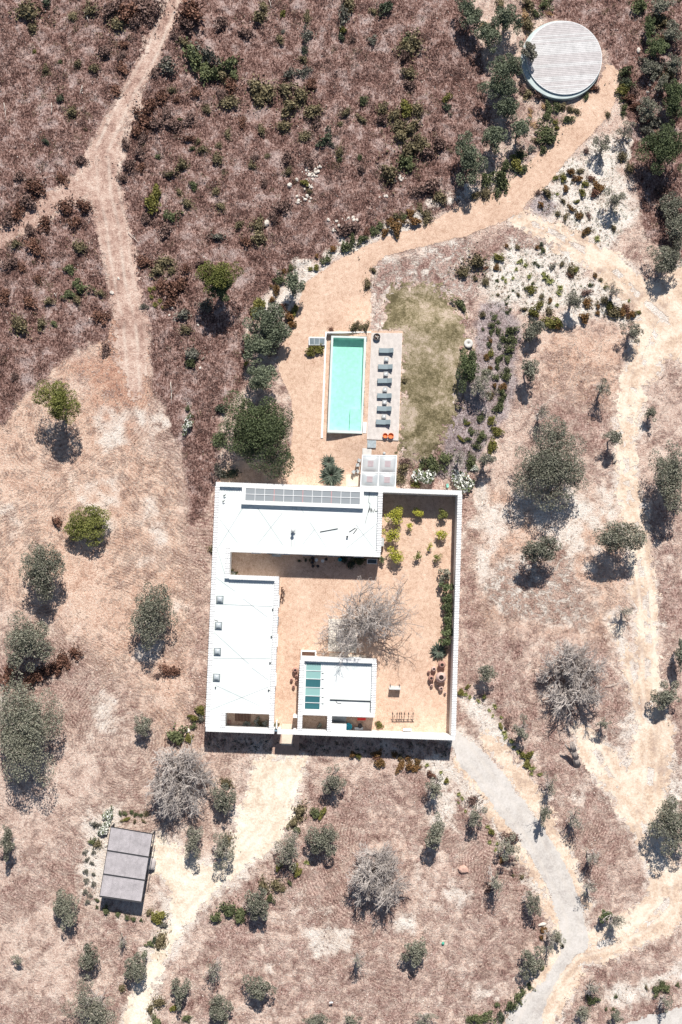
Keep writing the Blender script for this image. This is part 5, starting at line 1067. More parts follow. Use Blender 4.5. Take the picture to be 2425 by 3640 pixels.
for i, (a, b) in enumerate([(1195, 520), (1187, 775), (1172, 1048), (1166, 1268), (1153, 1515)]):
    x, y = map(float, W(*S6(a, b), DZ + 0.4)); t = thing('side_table', (x, y, DZ), ['topmost', 'second', 'third', 'fourth', 'lowest'][i] + ' low slatted side table of the five between the sun loungers, counted downwards', 'side table', 'slatted side tables between the loungers')
    mb = MB()
    for q in range(7): mb.obox((x - 0.27 + 0.09 * q, y, DZ + 0.36), (0.07, 0.6, 0.03), -0.02)
    obj('table_top', mb, M['palegrey'], t)
    for sx in (-0.26, 0.26):
        for sy in (-0.25, 0.25): mb = MB(); mb.obox((x + sx, y + sy, DZ + 0.17), (0.06, 0.06, 0.34)); obj('leg', mb, M['wood'], t)
    mb = MB(); mb.obox((x, y - 0.25, DZ + 0.16), (0.46, 0.03, 0.14)); obj('apron', mb, M['wood'], t)
    mb = MB(); mb.obox((x + 0.02, y + 0.03, DZ + 0.379), (0.26, 0.2, 0.012), 0.3 * i); mb.lathe((x - 0.15, y - 0.15, DZ + 0.376), [(0.04, 0), (0.035, 0.12)], 8)
    o = obj('tray', mb, M['frame']); tag(o, 'pale tray and cup lying on the ' + ['topmost', 'second', 'third', 'fourth', 'lowest'][i] + ' side table of the pool deck', 'tray', 'trays on the side tables')
# fire bowl
x, y = map(float, W(*S6(1028, 135), DZ + 0.3)); t = thing('fire_bowl', (x, y, DZ), 'round black fire bowl with logs at the top end of the pool deck', 'fire bowl')
mb = MB(); mb.lathe((x, y, DZ), [(0.2, 0.05), (0.36, 0.16), (0.48, 0.36), (0.50, 0.37), (0.46, 0.36), (0.34, 0.2), (0.05, 0.14)], 22); obj('bowl', mb, M['iron'], t, True)
for q in range(5):
    an = q * 1.3; mb = MB(); mb.tube((x + 0.28 * math.cos(an), y + 0.28 * math.sin(an), DZ + 0.28), (x - 0.1 * math.cos(an), y - 0.1 * math.sin(an), DZ + 0.36), 0.06, 0.06, 7); obj('log', mb, [M['stone'], M['wood']][q % 2], t)
for q in range(3):
    an = q * 2.09 + 0.5; mb = MB(); mb.tube((x + 0.3 * math.cos(an), y + 0.3 * math.sin(an), DZ), (x + 0.2 * math.cos(an), y + 0.2 * math.sin(an), DZ + 0.2), 0.02, 0.02, 6); obj('leg', mb, M['iron'], t)
mb = MB(); mb.tube((x + 0.1, y - 0.5, DZ + 0.3), (x - 0.02, y - 0.9, DZ + 0.03), 0.018, 0.018, 6); o = obj('poker', mb, M['iron']); tag(o, 'dark poker leaning on the lower side of the fire bowl', 'poker')
# orange tubs
for i, (a, b, r) in enumerate([(1175, 1855, 0.35), (1273, 1858, 0.39)]):
    x, y = map(float, W(*S6(a, b), DZ + 0.25)); mb = MB(); mb.lathe((x, y, DZ), [(r * 0.75, 0), (r, 0.30), (r * 1.04, 0.34), (r * 0.92, 0.34), (r * 0.85, 0.20), (r * 0.7, 0.12)], 22)
    o = obj('clay_tub', mb, M['orange'], None, True); tag(o, ['left and slightly smaller', 'right and slightly larger'][i] + ' of two bright orange tubs at the bottom of the pool deck', 'tub', 'orange tubs')
# pump-house hatch left of the pool
x0 = wq([T('F', 583, 582), T('F', 700, 584), T('F', 698, 640), T('F', 583, 640)], 0.5); t = thing('cold_frame', (*x0[0], 0), 'white framed box with grey glass panes left of the top end of the pool', 'hatch')
mb = MB(); mb.prism([lerp(x0[0], x0[2], 0.02), lerp(x0[1], x0[3], 0.02), lerp(x0[2], x0[0], 0.02), lerp(x0[3], x0[1], 0.02)], -0.05, 0.40); obj('box', mb, M['white'], t)
mb = MB()
for (a, b) in (((0, 0), (1, 0.16)), ((0, 0.165), (0.06, 1)), ((0.96, 0.165), (1, 1)), ((0.33, 0.165), (0.345, 1)), ((0.63, 0.165), (0.645, 1)), ((0.0601, 0.96), (0.3299, 1)), ((0.3451, 0.96), (0.6299, 1)), ((0.6451, 0.96), (0.9599, 1))):
    q = lambda s, tt: lerp(lerp(x0[0], x0[1], s), lerp(x0[3], x0[2], s), tt); mb.prism([q(a[0], a[1]), q(b[0], a[1]), q(b[0], b[1]), q(a[0], b[1])], 0.403, 0.50)
obj('frame', mb, M['frame'], t); mb = MB(); q = lambda s, tt: lerp(lerp(x0[0], x0[1], s), lerp(x0[3], x0[2], s), tt); mb.prism([q(0.062, 0.17), q(0.958, 0.17), q(0.958, 0.958), q(0.062, 0.958)], 0.402, 0.46); obj('pane', mb, simple('grey_pane', (0.20, 0.24, 0.26), 0.15, 0.15, 1.5), t)

# paving between deck and house
def slab(pts, mat, label, h=0.07, z0=-0.05):
    q = [at(*p) for p in pts]; zt = max(a[2] for a in q) + h; mb = MB(); mb.prism([(a[0], a[1]) for a in q], [a[2] + z0 for a in q] if len(q) < 9 else z0, zt)
    o = obj('paving_slab', mb, M[mat]); tag(o, label, 'slab')
slab([S6(862, 1935), S6(1018, 1940), S6(1012, 2072), S6(862, 2068)], 'bluegrey_slab', 'mottled blue-grey paving slab just below the bottom end of the pool deck')
slab([T('F', 958, 1358), T('F', 1022, 1360), T('F', 1020, 1406), T('F', 957, 1405)], 'slabst', 'pale paving slab touching the top left corner of the glass canopy')
slab([T('F', 845, 1542), T('F', 935, 1540), T('F', 932, 1625), T('F', 843, 1625)], 'beige_slab', 'beige stone slab between the large agave and the glass canopy')
# glass canopy with four domed panels
CZ = 2.7
cp = wq([S2(350, 118), S2(758, 124), S2(742, 505), S2(326, 490)], CZ); t = thing('glass_canopy', (*cp[3], 0), 'canopy of four cloudy domed panels in a white frame against the north wall', 'canopy')
q = lambda s, tt: lerp(lerp(cp[0], cp[1], s), lerp(cp[3], cp[2], s), tt)
mb = MB()
for (a, b) in (((0, 0), (1, 0.03)), ((0, 0.97), (1, 1)), ((0, 0.0301), (0.03, 0.9699)), ((0.97, 0.0301), (1, 0.9699)), ((0.485, 0.0301), (0.515, 0.9699)), ((0.0301, 0.53), (0.4849, 0.56)), ((0.5151, 0.53), (0.9699, 0.56))):
    mb.prism([q(a[0], a[1]), q(b[0], a[1]), q(b[0], b[1]), q(a[0], b[1])], CZ - 0.1, CZ)
obj('frame', mb, M['frame'], t)
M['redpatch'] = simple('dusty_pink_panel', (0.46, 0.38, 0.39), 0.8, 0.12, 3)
for (a0, b0, a1, b1) in ((0.03, 0.03, 0.485, 0.53), (0.515, 0.03, 0.97, 0.53), (0.03, 0.56, 0.485, 0.97), (0.515, 0.56, 0.97, 0.97)):
    n = 10; vv = []; ff = []
    for i in range(n + 1):
        for j in range(n + 1):
            s, tt = i / n, j / n; p = q(a0 + (a1 - a0) * s, b0 + (b1 - b0) * tt); S_, T_ = s * 2 - 1, tt * 2 - 1; vv.append((p[0], p[1], CZ - 0.05 + 0.30 * (1 - S_ ** 4) * (1 - T_ ** 4)))
    for i in range(n):
        for j in range(n): ff.append((i * (n + 1) + j, i * (n + 1) + j + 1, (i + 1) * (n + 1) + j + 1, (i + 1) * (n + 1) + j))
    mb = MB(); mb.add(vv, ff); pa = obj('dome_panel', mb, M['dome_plastic'], t, True)
    am, bm_ = (a0 + a1) / 2, (b0 + b1) / 2; mb = MB(); mb.prism([q(am - 0.08, bm_ - 0.09), q(am + 0.08, bm_ - 0.09), q(am + 0.08, bm_ + 0.09), q(am - 0.08, bm_ + 0.09)], CZ + 0.255, CZ + 0.275); obj('hatch', mb, M['redpatch'], pa)  # flat pink square over the crown of each dome panel
for s, tt in ((0.02, 0.02), (0.98, 0.02), (0.02, 0.6), (0.98, 0.6)):
    p = q(s, tt); mb = MB(); mb.tube((p[0], p[1], 0), (p[0], p[1], CZ - 0.1), 0.05, 0.05, 8); obj('post', mb, M['wood'] if s < 0.5 else M['frame'], t)
# garden chairs left of the canopy, and the round stool above it
def chair(px, py, rz, label, mat='palegrey', group='grey garden chairs beside the canopy', s=1.0):
    x, y, z = at(px, py, 0.45); t = thing('garden_chair', (x, y, z), label, 'chair', group); c, sn = math.cos(rz), math.sin(rz)
    L = lambda a, b: (x + (a * c - b * sn) * s, y + (a * sn + b * c) * s)
    mb = MB(); mb.obox((x, y, z + 0.44), (0.46 * s, 0.44 * s, 0.05), rz); obj('seat', mb, M[mat], t)
    p = L(0, 0.22); mb = MB(); mb.obox((*p, z + 0.68), (0.44 * s, 0.05, 0.42), rz); obj('backrest', mb, M[mat], t)
    for a in (-0.19, 0.19):
        for b in (-0.18, 0.18): p = L(a, b); mb = MB(); mb.tube((*p, z), (*p, z + 0.42), 0.018, 0.018, 6); obj('leg', mb, M['iron'], t)
for (a, b, rz, l) in [(318, 185, 1.2, 'topmost grey garden chair left of the glass canopy'), (300, 238, 1.7, 'second grey garden chair from the top, left of the canopy'), (298, 312, 0.9, 'lower right grey garden chair between the canopy and the beige slab'), (255, 318, 2.4, 'lower left grey garden chair just above the beige slab')]: chair(*S2(a, b), rz, l)
x, y, z = at(*S2(608, 103), 0.4); mb = MB(); mb.lathe((x, y, z), [(0.16, 0), (0.2, 0.42), (0.22, 0.45), (0.01, 0.46)], 12); o = obj('stool', mb, M['palegrey'], None, True); tag(o, 'small round grey stool above the top edge of the glass canopy', 'stool')
# air-conditioning unit on the right side of the north wing
u, v = HU(*S2(592, 1125), 1.0); t = thing('air_conditioner', (*H(603, v), 0), 'grey air conditioning unit on the right wall of the top wing', 'air conditioner')
mb = MB(); hp(mb, 597, v - 13, 609, v + 18, 0.15, 1.25); obj('casing', mb, M['palegrey'], t); mb = MB(); p = H(609, v + 3); mb.obox((p[0] + 0.02, p[1], 0.7), (0.03, 0.7, 0.7), 0.03); obj('grille', mb, M['iron'], t)

# ---- courtyard
S5 = lambda x, y: (1320 + x * 0.2168, 2300 + y * 0.2168)
def citrus(px, py, r, label, dens=1.0, mat='leaf_citrus'):
    r *= 1.18; zc = 0.35 + r * 0.62; x, y, z = at(px, py, zc); rng = np.random.default_rng(int(px)); t = thing('citrus_tree', (x, y, 0), label, 'tree', 'citrus trees in the courtyard')
    n = int(620 * r * r * dens + 110 * dens); p, tint, lc, lr = crown_points(rng, r, r, r * 0.85, 12, n, (0.28, 0.45)); p[:, 2] += zc
    link('crown', fast_mesh('crown', leaf_cards(p, 0.18, rng), 4, M[mat], np.repeat(tint, 4)), t)
    mb = MB(); limb(mb, (0, 0, 0), (0, 0, zc * 0.5), 0.06, 0.045, rng, 2, 0.05, 6)
    for c in lc[:5]: limb(mb, (0, 0, zc * 0.5), c + np.array([0, 0, zc]), 0.03, 0.01, rng, 2, 0.1, 5)
    link('trunk', raw_mesh('trunk', mb.v, mb.f, [M['bark']], True), t)
for a, b, r, l, d, mt in [(732, 820, 98, 'largest yellow-green citrus tree, top left one in the courtyard corner', 1, 'leaf_citrus'), (702, 1045, 88, 'bushy yellow-green citrus tree, middle of the left three in the courtyard corner', 1, 'leaf_citrus'), (708, 1292, 92, 'bright yellow-green citrus tree, lowest of the left three near the wing corner', 1.1, 'leaf_citrus'),
        (1006, 800, 54, 'compact yellow-green citrus tree at the edge of the north wall shadow', 1.2, 'leaf_citrus'), (1285, 812, 64, 'dark green citrus tree in the top right corner of the courtyard', 1.2, 'leaf_yellow'), (1266, 1046, 62, 'olive-yellow citrus tree below the dark one by the right wall', 1.2, 'leaf_citrus'),
        (893, 945, 44, 'sparse citrus sapling between the big left citrus and the compact one', 0.45, 'leaf_citrus'), (1138, 1180, 36, 'thin pale citrus sapling in the middle right of the courtyard', 0.4, 'leaf_citrus'), (985, 1305, 44, 'small green citrus below the middle of the upper courtyard', 0.9, 'leaf_yellow'),
        (1235, 1325, 44, 'small green citrus near the right wall, above the climber', 0.8, 'leaf_yellow'), (580, 1338, 36, 'little dark green bush at the corner of the top wing', 1.0, 'leaf_dark')]:
    px, py = S2(a, b); citrus(px, py, r * 0.30612 / PXM, l, d, mt)
# climber along the right wall
for i, (a, b, rx, ry) in enumerate([(1528, 490, 38, 40), (1538, 560, 34, 40), (1548, 640, 34, 45), (1552, 720, 32, 45), (1552, 800, 32, 42), (1555, 870, 30, 36), (1545, 945, 28, 26)]):
    px, py = T('K', a, b); r = (rx + ry) / 2 * TS / PXM; x, y, z = at(px, py, 1.0); rng = np.random.default_rng(900 + i); t = thing('wall_climber', (x, y, 0), ['topmost and palest', 'second', 'third', 'fourth', 'fifth', 'sixth', 'lowest and smallest'][i] + ' leafy bush from the top along the right courtyard wall', 'bush', 'leafy bushes along the right courtyard wall')
    n = 620; p, tint, lc, lr = crown_points(rng, rx * TS / PXM * 1.35, ry * TS / PXM * 1.3, 0.9, 12, n, (0.3, 0.48)); p[:, 2] += 1.1; link('foliage', fast_mesh('foliage', leaf_cards(p, 0.24, rng), 4, M['leaf_olive'] if i == 0 else M['leaf_dark'], np.repeat(np.minimum(tint, 0.74), 4)), t)
    mb = MB(); limb(mb, (0, 0, 0), (0, 0, 1.1), 0.05, 0.03, rng, 3, 0.1, 6); link('stem', raw_mesh('stem', mb.v, mb.f, [M['bark']], True), t)
# clay jars
def jar(px, py, r, label, mat='clay', group='clay jars by the right wall of the courtyard', h=None):
    h = h or r * 1.95 + 0.12; x, y, z = at(px, py, h * 0.8); t = thing('clay_jar', (x, y, 0.03), label, 'jar', group)
    mb = MB(); mb.lathe((x, y, 0.03), [(r * 0.34, 0), (r * 0.62, h * 0.16), (r * 0.92, h * 0.42), (r, h * 0.60), (r * 0.90, h * 0.78), (r * 0.62, h * 0.91), (r * 0.50, h * 0.96)], 26); obj('body', mb, M[mat], t, True)
    mb = MB(); mb.lathe((x, y, 0.03), [(r * 0.49, h * 0.955), (r * 0.60, h * 0.985), (r * 0.60, h * 1.0), (r * 0.47, h * 1.005), (r * 0.43, h * 0.97)], 26); mb.f.pop(); obj('rim', mb, M[mat], t, True)
    mb = MB(); mb.lathe((x, y, 0.03), [(0.001, h * 0.965), (r * 0.44, h * 0.97)], 20); mb.f.pop(); obj('inside', mb, M['blackin'], t)
for a, b, r, l, mt in [(1160, 294, 62, 'dark red clay jar, uppermost of the courtyard jar group', 'clay'), (1028, 362, 44, 'pale narrow clay jar left of the uppermost jar', 'palclay'), (944, 411, 25, 'tiny clay jar at the left edge of the jar group', 'clay'), (1146, 500, 88, 'largest clay jar with a wide dark mouth in the jar group', 'palclay'),
                  (984, 514, 50, 'medium reddish clay jar left of the largest jar', 'clay'), (992, 633, 26, 'tiny clay jar below the medium reddish jar', 'palclay'), (1146, 680, 40, 'small pale clay jar standing in the shadow of the largest jar', 'palclay'), (1212, 758, 22, 'tiniest clay jar at the bottom right of the jar group', 'palclay')]:
    jar(*S5(a, b), r * 0.2168 / PXM, l, mt)
for a, b, r, l in [(137, 475, 48, 'largest clay jar of the five left of the annex'), (163, 572, 27, 'small clay jar half hidden under the annex roof edge'), (76, 632, 27, 'little clay jar furthest left in the group beside the annex'), (160, 655, 27, 'little pale jar close to the annex wall, fourth down'), (110, 745, 27, 'little clay jar lowest in the group beside the annex')]:
    jar(*S4(a, b), r * 0.2168 / PXM, l, 'clay', 'clay jars left of the annex')
# bench
x, y, z = at(*S5(388, 668), 0.6); t = thing('bench', (x, y, 0.03), 'pale bench with a tall straight back standing alone in the courtyard', 'bench'); z = 0.03
mb = MB(); mb.obox((x, y + 0.05, z + 0.45), (1.55, 0.42, 0.06), -0.03); obj('seat', mb, M['slabst'], t)
mb = MB(); mb.obox((x, y - 0.2, z + 0.82), (1.55, 0.07, 0.72), -0.03); obj('backrest', mb, M['palegrey'], t)
for s in (-0.62, 0.62):
    mb = MB(); mb.obox((x + s, y + 0.28, z + 0.32), (0.09, 0.26, 0.64), -0.03); obj('armrest', mb, M['iron'], t); mb = MB(); mb.obox((x + s, y - 0.13, z + 0.21), (0.08, 0.08, 0.42), -0.03); obj('leg', mb, M['iron'], t)
# row of pointed iron standards
x0, y0, _ = at(*S5(335, 1235), 0); x1, y1, _ = at(*S5(700, 1235), 0); t = thing('iron_railing', ((x0 + x1) / 2, y0, 0.03), 'dark iron railing of seven spear-tipped bars propped up at the bottom right of the courtyard', 'railing')
for q in (350, 420, 456, 495, 535, 605, 680):
    xa, ya, _ = at(*S5(q, 1230), 0.0); mb = MB(); d = Vector((random.uniform(-0.04, 0.04), 1.0, 0.75)); p = Vector((xa, ya, 0.05)); mb.tube(p, p + d * 1.15, 0.035, 0.03, 6); mb.tube(p + d * 1.12, p + d * 1.22, 0.09, 0.07, 4); mb.tube(p + d * 1.22, p + d * 1.5, 0.08, 0.005, 4); mb.tube(p + d * 0.7, p + d * 0.95, 0.06, 0.03, 4)
    obj('spear_bar', mb, M['iron'], t)
for k_ in (0.1, 0.45):
    mb = MB(); mb.tube((x0, y0 + k_, 0.06 + k_ * 0.75), (x1, y1 + k_, 0.06 + k_ * 0.75), 0.03, 0.03, 6); obj('rail', mb, M['iron'], t)
for s in (0.12, 0.88):
    xx = x0 + (x1 - x0) * s; mb = MB(); mb.tube((xx, y0 + 1.0, 0.03), (xx, y0 + 0.75, 0.60), 0.025, 0.025, 6); obj('prop', mb, M['iron'], t)
# well with its slab
S7 = lambda x, y: (1130 + x * 0.2487, 2050 + y * 0.2487)
mb = MB(); mb.prism(wq([S7(155, 600), S7(560, 610), S7(552, 1090), S7(145, 1065)], 0.06), 0.0, 0.08); o = obj('well_slab', mb, simple('cream_slab', (0.74, 0.69, 0.60), 0.8, 0.08)); tag(o, 'square cream slab under the round well, partly below the bare tree', 'slab')
wx, wy = map(float, W(*S7(378, 858), 0.6)); t = thing('well', (wx, wy, 0.08), 'round whitewashed well head with a dark open mouth beside the bare tree', 'well')
mb = MB(); mb.lathe((wx, wy, 0.082), [(1.15, 0), (1.15, 0.55), (1.08, 0.62), (0.46, 0.66), (0.44, 0.62), (0.42, 0.1)], 30); mb.f.pop(); obj('drum', mb, M['slabst'], t, True)
mb = MB(); mb.lathe((wx, wy, 0.10), [(0.001, 0.03), (0.43, 0.0)], 20); mb.f.pop(); obj('opening', mb, M['blackin'], t)
mb = MB(); mb.prism([H(427, 598), H(560, 603), H(560, 610.5), H(427, 610.5)], 0.0, 0.3); o = obj('ledge', mb, M['beige_slab']); tag(o, 'low beige ledge running along the top side of the annex under the bare tree', 'ledge')
# bare courtyard tree
def bare_tree(px, py, zc, tips_px, label, r0, trunk=None, seedn=77, fork_f=0.45, levels=3, kids=3, S=S7):
    bx, by, _ = at(*S(px, py), 0.0); rng = np.random.default_rng(seedn); t = thing('bare_tree', (bx, by, 0.03), label, 'tree'); tips = []
    for a, b, zz in tips_px: q = W(*S(a, b), zz); tips.append(np.array([(float(q[0]) - bx) * 1.55, (float(q[1]) - by) * (1.35 if float(q[1]) > by else 0.85), zz]))
    base = np.array([0, 0, zc * fork_f]); sg = bare_twigs(rng, base, tips, r0, levels, kids=kids, spread=0.6)
    link('crown', fast_mesh('crown', np.concatenate([tubes_fast(sg, 3, 0.022), twig_cards(sg, 3600, rng)], 0), 4, M['twig']), t); mb = MB(); limb(mb, (0, 0, -0.1), base, r0 * 3.2, r0 * 2.0, rng, 3, 0.05, 9)
    for q in tips: limb(mb, base, base + (q - base) * 0.62, r0 * 1.3, r0 * 0.5, rng, 4, 0.14, 6)
    link('trunk', raw_mesh('trunk', mb.v, mb.f, [M['greybark']], True), t)
bare_tree(655, 700, 4.2, [(330, 330, 3.8), (500, 190, 3.6), (780, 260, 4.2), (950, 400, 4.4), (300, 560, 3.6), (230, 680, 3.2), (520, 760, 4.6), (700, 560, 5.0), (860, 720, 4.6), (450, 930, 3.6), (620, 980, 3.8), (800, 880, 3.6), (640, 430, 4.6), (900, 560, 4.2), (400, 760, 4.0), (300, 880, 3.4), (560, 620, 4.8), (1080, 400, 3.9), (1140, 500, 4.0), (1120, 590, 3.7), (1060, 680, 3.4)],
          'wide leafless oak in the middle of the courtyard, shading the round well', 0.10)
# shaded pots and things along the south face of the top wing
S1b = S1
for i, (a, b, r, l) in enumerate([(1268, 960, .2, 'dark'), (1312, 985, .22, 'white-rimmed'), (1388, 996, .22, 'white-rimmed'), (1260, 1020, .22, 'dark'), (1330, 1060, .2, 'dark'), (1270, 1060, .2, 'dark'), (1430, 975, .2, 'dark')]):
    x, y, _ = at(*S1(a, b + 6), 0.3); mb = MB(); mb.lathe((x, y, 0.03), [(r * 0.7, 0), (r, 0.32), (r * 1.08, 0.36), (r * 0.8, 0.36), (r * 0.7, 0.28)], 16); o = obj('flower_pot', mb, M['frame'] if 'white' in l else M['iron'], None, True)
    tag(o, l + ' flower pot shaded by the top wing', 'pot', 'flower pots in the shade of the top wing', auto=True)
for a, b, k in [(1275, 990, 'r'), (1100, 1000, 'd'), (1180, 985, 'd'), (1230, 990, 'o')]: shrub(*S1(a, b), 6, k, '', 'potted plant', 'plants in the shade of the top wing')
for a, b, r, k in [(820, 372, 32, 'd'), (880, 395, 30, 'd'), (940, 380, 40, 'g'), (870, 410, 22, 'b')]: shrub(*T('K', a, b), r * TS, k, '', 'potted plant', 'plants in the shade of the top wing')
for a, b, r, k in [(290, 1120, 26, 'y'), (310, 1150, 30, 'f'), (340, 1160, 22, 'y')]: shrub(*S1(a, b), r * 0.293, k, '', 'potted plant', 'plants at the left end of the shaded passage')
mb = MB(); p = at(*S1(830, 935), 0.45); mb.obox((p[0], p[1], 0.47), (1.25, 0.35, 0.06), -0.04); mb.obox((p[0] - 0.5, p[1], 0.235), (0.08, 0.3, 0.40), -0.04); mb.obox((p[0] + 0.5, p[1], 0.235), (0.08, 0.3, 0.40), -0.04); o = obj('stone_bench', mb, M['palegrey']); tag(o, 'plain pale bench in the shade against the top wing', 'bench')
mb = MB(); w4 = wq([T('K', 992, 365), T('K', 1062, 367), T('K', 1060, 402), T('K', 990, 400)], 0.9)
q = lambda s, tt: lerp(lerp(w4[0], w4[1], s), lerp(w4[3], w4[2], s), tt); t = thing('display_box', (*w4[3], 0.03), 'white framed box with dark glass top at the right end of the shaded passage', 'box')
for (a, b) in (((0, 0), (1, 0.1)), ((0, 0.9), (1, 1)), ((0, 0.101), (0.06, 0.899)), ((0.94, 0.101), (1, 0.899))): mb.prism([q(a[0], a[1]), q(b[0], a[1]), q(b[0], b[1]), q(a[0], b[1])], 0.03, 0.9)
obj('frame', mb, M['frame'], t); mb = MB(); mb.prism([q(0.062, 0.102), q(0.938, 0.102), q(0.938, 0.898), q(0.062, 0.898)], 0.03, 0.82); obj('pane', mb, M['darkglass'], t)
x, y, _ = at(*T('K', 800, 372), 0.5); mb = MB(); mb.lathe((x, y, 0.03), [(0.12, 0), (0.2, 0.3), (0.23, 0.5), (0.18, 0.5), (0.1, 0.3)], 14); o = obj('watering_tub', mb, M['cyan'], None, True); tag(o, 'small turquoise tub in the shade of the top wing', 'tub')
for i, (a, b) in enumerate([(395, 565), (410, 590), (392, 610), (405, 632), (385, 645), (400, 580)]):
    x, y, _ = at(*T('K', a, b), 0.5); mb = MB(); mb.tube((x, y, 0.03), (x + 0.03, y, 0.7 + 0.1 * i), 0.09, 0.07, 7); mb.tube((x, y, 0.4), (x + 0.2, y + 0.05, 0.5), 0.06, 0.05, 6); mb.tube((x + 0.2, y + 0.05, 0.5), (x + 0.22, y + 0.05, 0.8), 0.06, 0.04, 6)
    o = obj('cactus', mb, M['wood'], None, True); tag(o, 'brownish branched cactus against the left wing', 'cactus', 'cacti by the left wing', auto=True)
# patio contents
mb = MB()
for i in range(11): hp(mb, 96 + i * 5.2, 820, 99.6 + i * 5.2, 856, 0.08, 0.12)
o = obj('slatted_floor', mb, M['wood']); tag(o, 'brown slatted boards in the shaded patio at the bottom left of the house', 'boards')
u, v = HU(*S3(325, 1795), 0.3); mb = MB(); hp(mb, u - 6, v - 6, u + 6, v + 6, 0.03, 0.3); o = obj('stone_cube', mb, M['clay'], None); tag(o, 'small square block in the left corner of the bottom left patio', 'block')
for a, b, r in [(520, 1815, 30), (560, 1810, 30), (650, 1790, 38), (700, 1810, 42), (750, 1820, 38), (680, 1840, 30)]: shrub(*S3(a, b), r * 0.293, 'f' if a % 100 else 'o', '', 'patio plant', 'pale plants in the bottom left patio', 1.6)
shrub(*S4(550, 1370), 11, 'f', '', 'patio plant', 'plant in the annex patio', 1.8)
shrub(*S3(900, 1820), 8.5, 'y', '', 'gate plant', 'bush inside the gate', 1.6); shrub(*T('K', 1073, 1525), 13, 'y', '', 'corner plant', 'bush right of the annex')
x, y, _ = at(*S4(1010, 1400), 0.6); mb = MB(); mb.lathe((x, y, 0.03), [(0.34, 0), (0.46, 0.5), (0.5, 0.56), (0.42, 0.55), (0.36, 0.3), (0.15, 0.25)], 24); o = obj('basin', mb, M['cyan'], None, True); tag(o, 'round turquoise basin under the bottom edge of the annex', 'basin')
x, y, _ = at(*S4(1225, 1275), 0.5); t = thing('red_bench', (x, y, 0.03), 'red plastic bench in the shade just below the annex', 'bench'); mb = MB(); mb.obox((x, y, 0.47), (1.15, 0.36, 0.05)); obj('seat', mb, M['red'], t)
for s in (-0.5, 0.5): mb = MB(); mb.obox((x + s, y, 0.24), (0.05, 0.3, 0.42)); obj('leg', mb, M['red'], t)
x, y, _ = at(*S4(1180, 1430), 0.4); mb = MB(); mb.obox((x, y, 0.4), (1.15, 0.34, 0.06)); mb.obox((x - 0.5, y, 0.2), (0.06, 0.3, 0.34)); mb.obox((x + 0.5, y, 0.2), (0.06, 0.3, 0.34)); o = obj('shelf', mb, M['frame']); tag(o, 'low white shelf against the bottom wall right of the turquoise basin', 'shelf')
x, y, _ = at(*S4(1200, 1385), 0.3); mb = MB(); mb.lathe((x, y, 0.03), [(0.3, 0), (0.32, 0.42), (0.3, 0.48), (0.1, 0.54), (0.01, 0.55)], 16); o = obj('black_bin', mb, M['iron'], None, True); tag(o, 'round black lidded bin beside the low white shelf', 'bin')
x, y, _ = at(*S4(1095, 1385), 0.3); mb = MB(); mb.lathe((x, y, 0.03), [(0.13, 0), (0.17, 0.3), (0.15, 0.32), (0.12, 0.25)], 14); o = obj('clay_pot', mb, M['clay'], None, True); tag(o, 'small clay pot between the turquoise basin and the black bin', 'pot')
mb = MB(); p = at(*S5(590, 1358), 0.4); mb.obox((p[0], p[1], 0.4), (1.15, 0.3, 0.7), -0.035); o = obj('white_block', mb, M['white']); tag(o, 'low white block built against the bottom wall below the iron railing', 'block')
# ================================================================ ROUND DECK, CARPORT
SC_ = lambda x, y: T('C', x, y)
rx0, ry0 = map(float, W(*SC_(727, 416), 0.7)); RR = 288 * TS / PXM
t = thing('round_deck', (rx0, ry0, 0), 'big round deck of grey planks inside a white circular rim, top right', 'deck')
mb = MB(); mb.lathe((rx0, ry0, 0), [(RR, -0.1), (RR, 0.72), (RR - 0.05, 0.75), (RR - 0.95, 0.75), (RR - 0.95, 0.3)], 96); mb.f.pop(); obj('rim', mb, simple('rim_plaster', (0.52, 0.60, 0.59), 0.8, 0.12, 1.0), t)
dx0, dy0 = map(float, W(*SC_(748, 400), 1.0)); DR = 266 * TS / PXM; mb = MB(); an = R(4.5); nP = 40; pw = 2 * DR / nP; prn = random.Random(2)
cc, ss = math.cos(an), math.sin(an); planks = [MB(), MB()]
for i in range(nP):
    b0 = -DR + i * pw + 0.012; b1 = b0 + pw - 0.03; pts = []
    for k in range(9): bb = b0 + (b1 - b0) * k / 8; pts.append((math.sqrt(max(0.0, DR * DR - bb * bb)), bb))
    poly = pts + [(-a, b) for a, b in pts[::-1]]
    if min(a for a, b in pts) < 0.15: poly = [q for q in poly if abs(q[0]) > 0.12]
    if len(poly) > 3: planks[prn.randrange(2)].prism([(dx0 + a * cc - b * ss, dy0 + a * ss + b * cc) for a, b in poly], 0.93, 1.0)
obj('plank_field', planks[0], M['deck2'], t); obj('plank_field', planks[1], simple('pinkish_deck_boards', (0.56, 0.53, 0.525), 0.85, 0.16, 1.2), t)
mb = MB(); mb.lathe((dx0, dy0, 0), [(DR - 0.02, 0.3), (DR - 0.02, 0.925), (0.01, 0.925)], 72); obj('base', mb, simple('deck_joists', (0.20, 0.19, 0.18)), t)
mb = MB(); mb.lathe((dx0, dy0, 0), [(DR + 0.01, 0.76), (DR + 0.01, 1.0), (DR + 0.08, 1.0), (DR + 0.08, 0.76)], 96); mb.f.pop(); obj('edge_band', mb, M['frame'], t)
